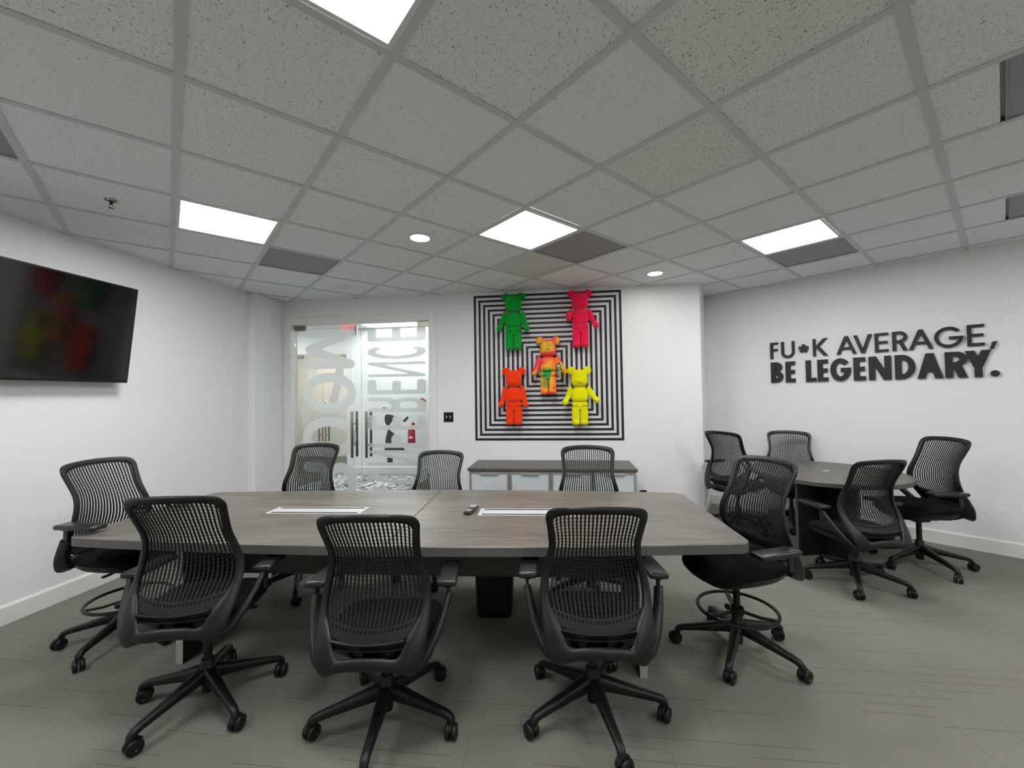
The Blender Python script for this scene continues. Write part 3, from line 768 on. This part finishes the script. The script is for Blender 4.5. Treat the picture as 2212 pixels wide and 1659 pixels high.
def slogan(name, label, items, zb, h, t, ymid):
    root = empty(name, (RW0.x, RW0.y, zb), WA); tag(root, label, 'lettering')
    for ch, x0, x1 in items:
        s0 = sw(1500 + x0 * .3219, ymid); s1 = sw(1500 + x1 * .3219, ymid); w_ = s1 - s0; hh = h; zo = 0
        if ch == '*': hh = w_; zo = h * .26
        if ch == ',': hh = h * .34; zo = -h * .19
        mb = MB()
        for kk, P in enumerate(glyph(ch, w_, hh, t)):
            pts = [(s0 + p[0], p[1] + zo) for p in P]; n = len(pts)
            vs = [(x, -.024 - .00015 * kk, z) for x, z in pts] + [(x, -.001 - .00002 * kk, z) for x, z in pts]
            mb.add(vs, [tuple(range(n)), tuple(range(n, 2 * n))[::-1]] + [(i, n + i, n + (i + 1) % n, (i + 1) % n) for i in range(n)])
        nm = {'*': 'asterisk', ',': 'comma', '.': 'full_stop'}.get(ch, 'letter')
        o = mb.build(nm, 'sign', root)
        if nm == 'letter': o['label'] = 'letter ' + ch
slogan('wall_lettering', 'thin black raised letters FU*K AVERAGE, forming the upper slogan line', [('F', 512, 565), ('U', 585, 675), ('*', 703, 767), ('K', 797, 897), ('A', 955, 1090), ('V', 1070, 1195), ('E', 1212, 1303), ('R', 1330, 1432), ('A', 1440, 1605), ('G', 1612, 1808), ('E', 1832, 1950), (',', 1982, 2035)], 1.857, .193, .028, 750)
slogan('wall_lettering', 'bold black raised letters BE LEGENDARY. forming the lower slogan line', [('B', 517, 598), ('E', 615, 680), ('L', 750, 820), ('E', 828, 900), ('G', 915, 1052), ('E', 1070, 1150), ('N', 1172, 1322), ('D', 1347, 1485), ('A', 1497, 1670), ('R', 1683, 1835), ('Y', 1818, 1998), ('.', 1985, 2050)], 1.572, .242, .050, 800)

# ================================================================ TELEVISION
t = empty('wall_television', (XL, 2.33, 2.015)); tag(t, 'large black flat television tilted down on the left wall', 'television')
TVR = R(7.2); TW, THH = 1.40, .785
body = MB().rbox((0, 0, 0), (.05, TW, THH), .006, 2).build('tv_body', 'tvbezel', t, loc=(.145, 0, 0), rot=(0, TVR, 0))
MB().bb(.0248, .0262, -TW / 2 + .012, TW / 2 - .012, -THH / 2 + .018, THH / 2 - .012).build('tv_screen', 'tvscreen', t, loc=(.145, 0, 0), rot=(0, TVR, 0))
MB().bb(.001, .02, -.25, .25, -.18, .18).box((.07, -.12, 0), (.12, .04, .25)).box((.07, .12, 0), (.12, .04, .25)).build('wall_bracket', 'black', t)

# ================================================================ SWITCH AND OUTLET
t = empty('light_switch', (-1.400, YB, 1.209)); tag(t, 'black double switch plate beside the glass doors', 'switch')
MB().rbox((0, -.004, 0), (.122, .008, .122), .003, 2).build('plate', 'gloss', t)
for sx in (-.023, .023): MB().box((sx, -.012, .004), (.010, .012, .024), rx=-.4).build('toggle', 'button', t)
t = empty('wall_outlet', (.935, YB, .275)); tag(t, 'small black outlet plate low on the wall beside the credenza', 'outlet')
MB().rbox((0, -.004, 0), (.075, .008, .115), .003, 2).build('plate', 'gloss', t)
for sz in (-.022, .022): MB().box((0, -.009, sz), (.034, .003, .028)).build('socket', 'black', t)

# ================================================================ CREDENZA
KX0, KX1, KY0, KY1, KZ = -1.03, .775, 4.42, 4.995, .682
t = empty('credenza', ((KX0 + KX1) / 2, (KY0 + KY1) / 2, 0)); tag(t, 'low credenza with dark wood top and frosted doors under the mural', 'cabinet')
ox, oy = t.location.x, t.location.y
MB().bb(KX0 + .012 - ox, KX1 - .012 - ox, KY0 + .03 - oy, KY1 - oy, .06, KZ - .03).build('cabinet_body', 'alum', t)
MB().bb(KX0 + .05 - ox, KX1 - .05 - ox, KY0 + .08 - oy, KY1 - .02 - oy, 0, .06).build('plinth', 'laminate', t)
MB().bb(KX0 - ox, KX1 - ox, KY0 - oy, KY1 - oy, KZ - .03, KZ).build('cabinet_top', 'wood2', t, bevel=.003)
dw = (KX1 - KX0 - .03) / 4
for k in range(4):
    x0 = KX0 + .015 + k * dw + .004 - ox; x1 = x0 + dw - .008; yf = KY0 + .008 - oy; b = .022
    dm = MB()
    for (a0, a1, z0, z1) in ((x0, x1, .075, .075 + b), (x0, x1, KZ - .037 - b, KZ - .037), (x0, x0 + b, .075 + b, KZ - .037 - b), (x1 - b, x1, .075 + b, KZ - .037 - b)): dm.bb(a0, a1, yf, yf + .02, z0, z1)
    d = dm.build('cabinet_door', 'alum', t)
    MB().bb(x0 + b, x1 - b, yf + .006, yf + .014, .075 + b, KZ - .037 - b).build('door_panel', 'fpanel', d)
    xc = (x0 + x1) / 2
    MB().bb(xc - .1, xc + .1, yf - .014, yf - .002, KZ - .066, KZ - .060).bb(xc - .1, xc + .1, yf - .004, yf + .001, KZ - .066, KZ - .050).build('door_handle', 'alum', d)

# ================================================================ CONFERENCE TABLE
TC = (-.915, 2.555); TR = R(2.9); TL, WE, WM, TZ = 3.60, 1.03, 1.205, .74
def boat(inset=0, n=16, r=.07):
    L = TL / 2 - inset; pts = []
    def hw(u): return (WE + (WM - WE) * (1 - (2 * u / TL) ** 2)) / 2 - inset
    for s in (1, -1):
        for k in range(n + 1):
            u = -s * (L - r) + 2 * s * (L - r) * k / n
            pts.append((u, -s * hw(u)))
        # corner pairs are rounded below
        ye = hw(L)
        c1 = (s * (L - r), -s * (hw(L - r) - r)); c2 = (s * (L - r), s * (hw(L - r) - r))
        for k in range(1, 6):
            a = -PI / 2 + PI / 2 * k / 6
            pts.append((c1[0] + s * r * math.cos(a), c1[1] + s * r * math.sin(a)))
        pts.append((s * L, c1[1])); pts.append((s * L, c2[1]))
        for k in range(1, 6):
            a = PI / 2 * k / 6
            pts.append((c2[0] + s * r * math.cos(a), c2[1] + s * r * math.sin(a)))
    return pts
t = empty('conference_table', (TC[0], TC[1], 0), TR); tag(t, 'long boat-shaped grey wood conference table in the middle of the room', 'table')
full = boat()
for s in (-1, 1):
    half = clip(full, [(-3, -2), (-.0012, -2), (-.0012, 2), (-3, 2)] if s < 0 else [(.0012, -2), (3, -2), (3, 2), (.0012, 2)])
    P = [(p.x, p.y) for p in half]
    n = len(P)
    def inset(P, d):
        c = Vector((.9 * s, 0)); out = []
        for k in range(len(P)):
            a, b, e = Vector(P[k - 1]), Vector(P[k]), Vector(P[(k + 1) % len(P)])
            tg = (e - a)
            if tg.length < 1e-6: out.append(tuple(b)); continue
            nn = Vector((-tg.y, tg.x)).normalized()
            out.append(tuple(b + nn * d))
        return out
    top = MB(); Pi = inset(P, .003)
    top.loft([[(x, y, TZ - .047) for x, y in P], [(x, y, TZ - .003) for x, y in P], [(x, y, TZ) for x, y in Pi]], cap=True)
    o = top.build('tabletop_half', 'wood', t)
    o.data.materials.append(M['edge_dark'])
    for f in o.data.polygons:
        if abs(f.normal.z) < .5: f.material_index = 1
for sx, wx in ((-1, -1.255), (1, 1.295)):
    lg = MB().bb(wx - .02, wx + .02, -.385, .05, 0, TZ - .047).build('table_leg', 'laminate', t)
    for yy in (-.390, .051): MB().bb(wx - .02, wx + .02, yy, yy + .004, 0, TZ - .048).build('edge_strip', 'edge', lg)
MB().bb(-1.234, 1.274, -.015, .015, .345, TZ - .048).build('modesty_panel', 'woodrail', t)
def table_local(x, y):
    d = Vector((x - TC[0], y - TC[1])); c, s_ = math.cos(-TR), math.sin(-TR); return (d.x * c - d.y * s_, d.x * s_ + d.y * c)
for (x, y) in ((-1.59, 2.54), (-.215, 2.59)):
    lx, ly = table_local(x, y); hx, hy = .312, .076
    b = MB()
    for (x0, x1, y0, y1) in ((-hx, hx, -hy, -hy + .012), (-hx, hx, hy - .012, hy), (-hx, -hx + .012, -hy + .012, hy - .012), (hx - .012, hx, -hy + .012, hy - .012)): b.bb(lx + x0, lx + x1, ly + y0, ly + y1, TZ - .004, TZ + .0025)
    b.bb(lx - hx + .012, lx - hx + .024, ly - hy + .012, ly + hy - .012, TZ - .004, TZ + .002).bb(lx + hx - .024, lx + hx - .012, ly - hy + .012, ly + hy - .012, TZ - .004, TZ + .002)
    o = b.build('cable_box', 'box', t)
    MB().bb(lx - hx + .026, lx + hx - .026, ly - hy + .036, ly + hy - .036, TZ - .004, TZ + .0022).build('cable_lid', 'box', o)
    for yy in (-hy + .0125, hy - .0355): MB().bb(lx - hx + .025, lx + hx - .025, ly + yy, ly + yy + .023, TZ - .004, TZ + .0006).build('brush_slot', 'slot', o)
# remote
t = empty('remote_control', (-.582, 2.585, TZ + .0028), R(-6)); tag(t, 'black remote control lying at the end of the cable box', 'remote')
MB().rbox((0, 0, .010), (.048, .17, .018), .006, 2).build('remote_body', 'remote', t)
for r_ in range(3):
    for c_ in range(3): MB().rbox((-.014 + .014 * c_, .03 + .018 * r_, .0195), (.009, .010, .004), .001, 1).build('button', 'button', t)
for r_ in range(2): MB().rbox((0, -.06 + .022 * r_, .0195), (.03, .006, .004), .001, 1).build('button', 'button', t)
# wastebasket
t = empty('wastebasket', (-.475, 2.84, 0), R(3)); tag(t, 'black tapered wastebasket standing under the conference table', 'wastebasket')
def rr(hx, hy, r, z, n=5):
    P = []
    for (sx, sy, a0) in ((1, 1, 0), (-1, 1, 90), (-1, -1, 180), (1, -1, 270)):
        for k in range(n + 1):
            a = R(a0 + 90 * k / n); P.append((sx * (hx - r) + r * math.cos(a), sy * (hy - r) + r * math.sin(a), z))
    return P
wb = MB().loft([rr(.108, .105, .03, .012), rr(.112, .108, .035, 0), rr(.116, .112, .035, .01), rr(.128, .135, .035, .36)], False)
wb.loft([rr(.128, .135, .035, .36), rr(.124, .131, .035, .36), rr(.110, .106, .03, .014)], False)
wb.add(rr(.110, .106, .03, .014), [tuple(range(24))]).add(rr(.112, .108, .035, 0), [tuple(range(24))[::-1]])
wb.build('bin_body', 'laminate', t, smooth=40)
MB().loft([rr(.127, .134, .035, .352), rr(.134, .141, .037, .352), rr(.134, .141, .037, .364), rr(.127, .134, .035, .364), rr(.127, .134, .035, .352)], False).build('rim', 'black', t, smooth=40)

# ================================================================ ROUND TABLE
t = empty('round_table', (2.37, 4.07, 0), R(14)); tag(t, 'round grey wood table by the lettered wall', 'table')
prof = [(.02, TZ), (.586, TZ), (.59, TZ - .004), (.59, TZ - .034), (.586, TZ - .038), (.02, TZ - .038)]
o = MB().lathe(prof, 72).build('tabletop', 'wood2', t, smooth=30)
o.data.materials.append(M['edge_dark'])
for f in o.data.polygons:
    if abs(f.normal.z) < .4: f.material_index = 1
for k in range(2):
    p = MB().bb(-.30, .30, -.014, .014, 0, TZ - .039).build('base_panel', 'laminate', t, rot=(0, 0, k * PI / 2)) if k == 0 else MB().bb(-.30, -.0145, -.014, .014, 0, TZ - .039).bb(.0145, .30, -.014, .014, 0, TZ - .039).build('base_panel', 'laminate', t, rot=(0, 0, PI / 2))
    for sx in (-1, 1): MB().bb(min(sx * .30, sx * .303), max(sx * .30, sx * .303), -.014, .014, 0, TZ - .04).build('edge_strip', 'edge_dark', p)
MB().lathe([(.0, TZ + .001), (.034, TZ + .001), (.034, TZ + .003), (.0, TZ + .003)], 20).build('grommet', 'alum', t)

# ================================================================ CHAIRS
# back surface: profile y(z), bottom .36 .. top 1.0, chair faces +Y
PZ = [.34, .37, .41, .46, .52, .58, .64, .70, .76, .82, .90, 1.02]
PY = [-.268, -.276, -.275, -.258, -.222, -.184, -.160, -.154, -.163, -.186, -.229, -.295]
_pp = catmull(list(zip(PZ, PY)), 8); _pz = [p[0] for p in _pp]; _py = [p[1] for p in _pp]
def by(x, z): return float(np.interp(z, _pz, _py)) + .75 * x * x
def bn(z):
    d = (by(0, z + .01) - by(0, z - .01)) / .02; v = Vector((0, -1, d)); return v.normalized()
OUT = [(1.03 * x, z) for x, z in [(0, .394), (.08, .388), (.14, .370), (.175, .358), (.198, .378), (.212, .415), (.222, .47), (.229, .53), (.231, .59), (.228, .64), (.216, .70), (.202, .75), (.194, .79), (.192, .82), (.195, .86), (.201, .91), (.205, .945), (.200, .970), (.183, .988), (.145, .998), (.07, 1.004), (0, 1.006)]]
INN = [(1.03 * x, z) for x, z in [(0, .440), (.065, .437), (.112, .430), (.130, .442), (.141, .470), (.154, .500), (.172, .530), (.188, .558), (.196, .595), (.194, .64), (.183, .70), (.171, .75), (.163, .79), (.161, .82), (.164, .86), (.170, .905), (.173, .932), (.166, .950), (.150, .962), (.118, .971), (.06, .977), (0, .979)]]
OC = catmull(OUT, 3); IC = catmull(INN, 3)
OC = OC + [np.array((-p[0], p[1])) for p in OC[-2:0:-1]]; IC = IC + [np.array((-p[0], p[1])) for p in IC[-2:0:-1]]
def back_frame_mesh():
    prof = [(0, -.2), (.12, -.75), (.35, -1), (.65, -1), (.9, -.75), (1, -.1), (.9, .5), (.5, .7), (.1, .4)]
    rings = []; th = .013
    for o, i in zip(OC, IC):
        ring_ = []
        for u, v in prof:
            x = o[0] + (i[0] - o[0]) * u; z = o[1] + (i[1] - o[1]) * u; n = bn(z)
            ring_.append(Vector((x, by(x, z), z)) + n * (-v * th))
        rings.append(ring_)
    rings.append(rings[0])
    return MB().loft(rings, False).mesh('back_frame', 50)
def whalf(z):   # half width of the net
    return float(np.interp(z, [.46, .49, .52] + [p[1] for p in INN[7:17]], [.160, .174, .186] + [p[0] + .004 for p in INN[7:17]]))
NS = 23
def zt_(s): return .976 - .010 * s * s - .02 * abs(s) ** 6
def zb_(s): return .524 + .026 * s * s
def ribbon(mb, pts, wv, nv, th):
    """flat bar through pts; wv = half width vector per point"""
    rings = []
    for p, w_, n in zip(pts, wv, nv): rings.append([p - w_ - n * th, p + w_ - n * th, p + w_ + n * th, p - w_ + n * th])
    mb.loft(rings, True)
def npt(s, z, off=.006):
    x = s * whalf(z); return Vector((x, by(x, z) + off, z))
def net_mesh():
    mb = MB()
    for k in range(NS):
        s = -1 + 2 * k / (NS - 1); z0 = zb_(s) - .002; z1 = zt_(s); n = 16
        zs = [z0 + (z1 - z0) * i / n for i in range(n + 1)]
        pts = [npt(s, z) for z in zs]
        ribbon(mb, pts, [Vector((.0033 * whalf(z) / .165, 0, 0)) for z in zs], [bn(z) for z in zs], .0022)
    nr = 26
    for r_ in range(nr):
        u = (r_ + .5) / nr; ss = [-1 + 2 * i / 14 for i in range(15)]
        zs = [zb_(s) + (zt_(s) - zb_(s)) * u for s in ss]
        pts = [npt(s, z, .0065) for s, z in zip(ss, zs)]
        ribbon(mb, pts, [bn(z).cross(Vector((1, 0, 0))) * .0008 for z in zs], [bn(z) for z in zs], .0008)
    # solid lower band with a row of small holes
    ss = [-1 + 2 * i / 28 for i in range(29)]
    for a, b in ((0, .009), (.019, .052)):
        pts = [npt(s * .985, zb_(s) - (a + b) / 2) for s in ss]
        ribbon(mb, pts, [(npt(s * .985, zb_(s) - a) - npt(s * .985, zb_(s) - b)) / 2 for s in ss], [bn(zb_(s)) for s in ss], .003)
    for k in range(NS + 1):
        s = -.985 + 1.97 * k / NS
        pts = [npt(s, zb_(s) - .008), npt(s, zb_(s) - .022)]
        ribbon(mb, pts, [Vector((.0045, 0, 0))] * 2, [bn(.54)] * 2, .0028)
    # upper anchor strip
    pts = [npt(s, zt_(s) + .002) for s in ss]
    ribbon(mb, pts, [Vector((0, 0, .006))] * len(ss), [bn(.95)] * len(ss), .003)
    return mb.mesh('back_net', 40)
def seat_mesh():
    nr, na = 9, 40; hx, yb, yf = .238, -.205, .255
    cy, hy = (yb + yf) / 2, (yf - yb) / 2
    def pt(r, a, top):
        c, s = math.cos(a), math.sin(a); e = 2 / 3.2
        x = hx * r * math.copysign(abs(c) ** e, c); y = hy * r * math.copysign(abs(s) ** e, s)
        y0 = y; drop = .055 * max(0, (y0 - .06) / .17) ** 2; dish = .012 * (1 - min(1, (x / .2) ** 2)) * (1 if y0 < .1 else .4)
        mid = .437 - drop; k = max(0, 1 - r ** 5) ** .5
        z = mid + (.040 * k - dish * k if top else -.036 * k)
        return (x, y + cy, z)
    vs = []; fs = []
    rs = [0.0001] + [(.25 + .75 * i / (nr - 1)) if i < nr - 1 else 1 for i in range(nr)]
    rs = [.0001, .3, .5, .68, .8, .88, .94, .975, .993, 1.0]
    rings = [[pt(r, 2 * PI * k / na, True) for k in range(na)] for r in rs] + [[pt(r, 2 * PI * k / na, False) for k in range(na)] for r in rs[-2::-1]]
    return MB().loft(rings, True).mesh('seat', True)
def shell_mesh():
    rings = []
    for z, k, dy in ((.372, .55, .0), (.365, .70, 0), (.378, .86, 0), (.402, .96, 0), (.425, .985, 0)):
        rings.append([(.232 * k * math.copysign(abs(math.cos(a)) ** .62, math.cos(a)), .02 + .225 * k * math.copysign(abs(math.sin(a)) ** .62, math.sin(a)), z - (.05 * max(0, (math.sin(a) * .225 * k - .05) / .17) ** 2)) for a in [2 * PI * q / 36 for q in range(36)]])
    m = MB().loft(rings, True)
    # rear lip that carries the net band
    xs_ = [-.148 + .296 * i / 12 for i in range(13)]; pts = [Vector((x, by(x, .465) + .006, .466 + .45 * x * x)) for x in xs_]
    ribbon(m, pts, [Vector((0, -.010, .018))] * 13, [Vector((0, -.9, -.43))] * 13, .005)
    pts = [Vector((x, -.205 + .5 * x * x, .446 + .3 * x * x)) for x in xs_]
    ribbon(m, pts, [Vector((0, -.045, .006))] * 13, [Vector((0, -.1, -.95))] * 13, .004)
    for sx in (-1, 1): m.sweep([(sx * .17, -.13, .412), (sx * .165, -.19, .450)], [(.02, .012)] * 2, (0, 0, 1))
    return m.mesh('seat_shell', 45)
def mech_mesh():
    m = MB().rbox((0, .0, .352), (.15, .22, .05), .012, 2).rbox((0, .0, .322), (.09, .12, .035), .01, 2)
    for sx in (-1, 1):
        P = catmull([(sx * .05, -.06, .352), (sx * .08, -.15, .352), (sx * .115, -.225, .378), (sx * .14, -.252, .405)], 4)
        m.sweep(P, [(.022, .016)] * len(P), (0, 0, 1))
    P = catmull([(0, -.08, .352), (0, -.17, .360), (0, -.262, .418)], 4)
    m.sweep(P, [(.05, .012)] * len(P), (0, 0, 1))
    m.tube([(.05, .05, .35), (.16, .06, .352)], .006, 8).rbox((.175, .06, .352), (.05, .02, .012), .004, 1)
    return m.mesh('seat_mechanism', 40)
def arm_mesh(sx):
    P = catmull([(sx * .165, -.235, .378), (sx * .212, -.205, .398), (sx * .250, -.160, .452), (sx * .278, -.105, .520), (sx * .296, -.055, .588)], 5)
    n = len(P)
    return MB().sweep(P, [(.016 - .004 * i / n, .030 - .005 * i / n) for i in range(n)], (0, 1, .45)).mesh('arm_post', 45)
def pad_mesh(sx):
    m = MB().rbox((sx * .292, .03, .604), (.088, .245, .028), .012, 4)
    v2 = []
    for (x, y, z) in m.v:
        k = (y + .0925) / .245; v2.append((x + sx * (-.012 * k * k), y, z - .012 * max(0, k - .55) ** 2 * 4 - .004 * (1 - k)))
    m.v = v2
    m.rbox((sx * .294, -.03, .584), (.034, .09, .016), .004, 1)
    m.sweep([(sx * .2955, -.055, .5), (sx * .2955, -.05, .586)], [(.007, .016)] * 2, (0, 1, 0))
    return m.mesh('arm_pad', 45)
def leg_mesh():
    P = [(.015, 0, .142), (.05, 0, .138), (.14, 0, .121), (.22, 0, .106), (.285, 0, .094), (.306, 0, .087), (.319, 0, .074), (.322, 0, .060)]
    W = [(.030, .034), (.029, .031), (.024, .023), (.020, .0185), (.0175, .016), (.0175, .016), (.0165, .015), (.0145, .013)]
    m = MB(); rings = []
    for i, (p, (hw, hh)) in enumerate(zip(P, W)):
        a, b = Vector(P[max(i - 1, 0)]), Vector(P[min(i + 1, len(P) - 1)]); tg = (b - a).normalized(); up = Vector((-tg.z, 0, tg.x)); sd = Vector((0, 1, 0))
        rings.append([Vector(p) + sd * hw * math.copysign(abs(math.cos(t)) ** .6, math.cos(t)) + up * hh * math.copysign(abs(math.sin(t)) ** .6, math.sin(t)) for t in [2 * PI * (k + .5) / 12 for k in range(12)]])
    m.loft(rings, True)
    return m.mesh('base_leg', 50)
def caster_mesh():
    m = MB()
    m.lathe([(.007, .064), (.007, .045)], 8)
    for sy in (-1, 1):
        c = (-.012, 0, .032)
        m.lathe([(.010, sy * .0045), (.030, sy * .005), (.032, sy * .008), (.032, sy * .019), (.029, sy * .024), (.014, sy * .026), (.011, sy * .022)], 22, c, 'Y')
    # hood between wheels
    P = [(-.012 + .034 * math.cos(a), 0, .032 + .034 * math.sin(a)) for a in [R(20 + 130 * k / 8) for k in range(9)]]
    m.sweep(P, [(.004, .003)] * 9, (0, 0, 1))
    m.lathe([(.011, .034), (.013, .040), (.013, .050), (.010, .056)], 12)
    return m.mesh('caster', 40)
def hub_mesh():
    return MB().lathe([(.018, .050), (.025, .054), (.026, .062), (.027, .095), (.038, .118), (.040, .150), (.036, .170), (.029, .180), (.029, .205), (.026, .210)], 24).mesh('hub', 35)
def column_mesh():
    return MB().lathe([(.0185, .10), (.0185, .315), (.024, .318), (.024, .335)], 20).mesh('gas_column', 35)
def ringfoot_mesh():
    z = .240; n = 48
    m = MB().tube([(.205 * math.cos(2 * PI * k / n), .205 * math.sin(2 * PI * k / n), z) for k in range(n)], .0095, 8, closed=True)
    m.lathe([(.030, z - .03), (.036, z - .03), (.038, z - .012), (.038, z + .008), (.030, z + .012)], 20, cap=False)
    for k in range(3):
        a = R(90 + 120 * k); d = Vector((math.cos(a), math.sin(a), 0))
        m.sweep([d * .034 + Vector((0, 0, z - .008)), d * .12 + Vector((0, 0, z - .012)), d * .203 + Vector((0, 0, z - .002))], [(.013, .006)] * 3, (0, 0, 1))
    m.rbox((.055, 0, z - .02), (.05, .03, .03), .006, 1)
    return m.mesh('foot_ring', 40)
CM = {'back_frame': (back_frame_mesh(), 'frame'), 'back_net': (net_mesh(), 'net'), 'seat': (seat_mesh(), 'seat'), 'seat_shell': (shell_mesh(), 'frame'), 'seat_mechanism': (mech_mesh(), 'black'), 'gas_column': (column_mesh(), 'gloss')}
ARM = {s: (arm_mesh(s), pad_mesh(s)) for s in (-1, 1)}
LEG = leg_mesh(); CAS = caster_mesh(); HUB = hub_mesh(); FR = ringfoot_mesh()
def chair(x, y, heading, dz, phase, label, ring=False, group=None, adz=0):
    rz = R(heading - 90)
    t = empty('drafting_chair' if ring else 'task_chair', (x, y, 0), rz); tag(t, label, 'chair', group)
    for nm, (me, mt) in CM.items(): ob(nm, me, mt, t, (0, 0, dz))
    for s in (-1, 1):
        a = ob('arm_post', ARM[s][0], 'frame', t, (0, 0, dz)); ob('arm_pad', ARM[s][1], 'pad', a, (0, 0, adz))
    ob('hub', HUB, 'black', t)
    for k in range(5):
        a = R(phase + 72 * k) - rz
        l = ob('base_leg', LEG, 'black', t, None, (0, 0, a))
        ob('caster', CAS, 'black', l, (.322, 0, 0), (0, 0, random.uniform(-2.6, 2.6)))
    if ring: ob('foot_ring', FR, 'black', t)
    return t
G1 = 'mesh chairs around the conference table'; G2 = 'mesh chairs around the round table'
chair(-1.747, 1.863, 102, .06, -29, 'black mesh chair on near side of conference table, leftmost of three', group=G1)
chair(-.815, 1.835, 96, .008, -10, 'black mesh chair on near side of conference table, middle of three', group=G1, adz=.045)
chair(.120, 1.979, 94, .016, -2, 'black mesh chair on near side of conference table, rightmost of three', group=G1, adz=.045)
chair(.971, 2.513, 204, .078, 25, 'black mesh chair with foot ring at the right end of the conference table', True, G1, adz=-.02)
chair(-2.718, 2.317, -2, .10, 208, 'black mesh chair with foot ring at the left end of the conference table', True, G1, adz=.075)
chair(-2.065, 3.035, 269, .085, 300, 'black mesh chair behind the conference table in front of the left glass door', group=G1, adz=-.04)
chair(-1.085, 3.36, 268, -.02, 290, 'black mesh chair behind the conference table in front of the right glass door', group=G1)
chair(.19, 3.12, 268, .055, 280, 'black mesh chair behind the conference table in front of the credenza', group=G1, adz=-.01)
chair(2.20, 3.474, 102, -.025, 27, 'black mesh chair with its back to the camera at the round table', group=G2, adz=.03)
chair(2.955, 3.86, 184, .06, -16, 'black mesh chair at the round table, rightmost chair of the room', group=G2, adz=0)
chair(2.465, 4.84, 245, .01, 30, 'black mesh chair against the lettered wall behind the round table', group=G2, adz=.03)
chair(1.875, 4.74, 34, .055, 10, 'black mesh chair at the round table beside the white wall corner', group=G2, adz=.03)
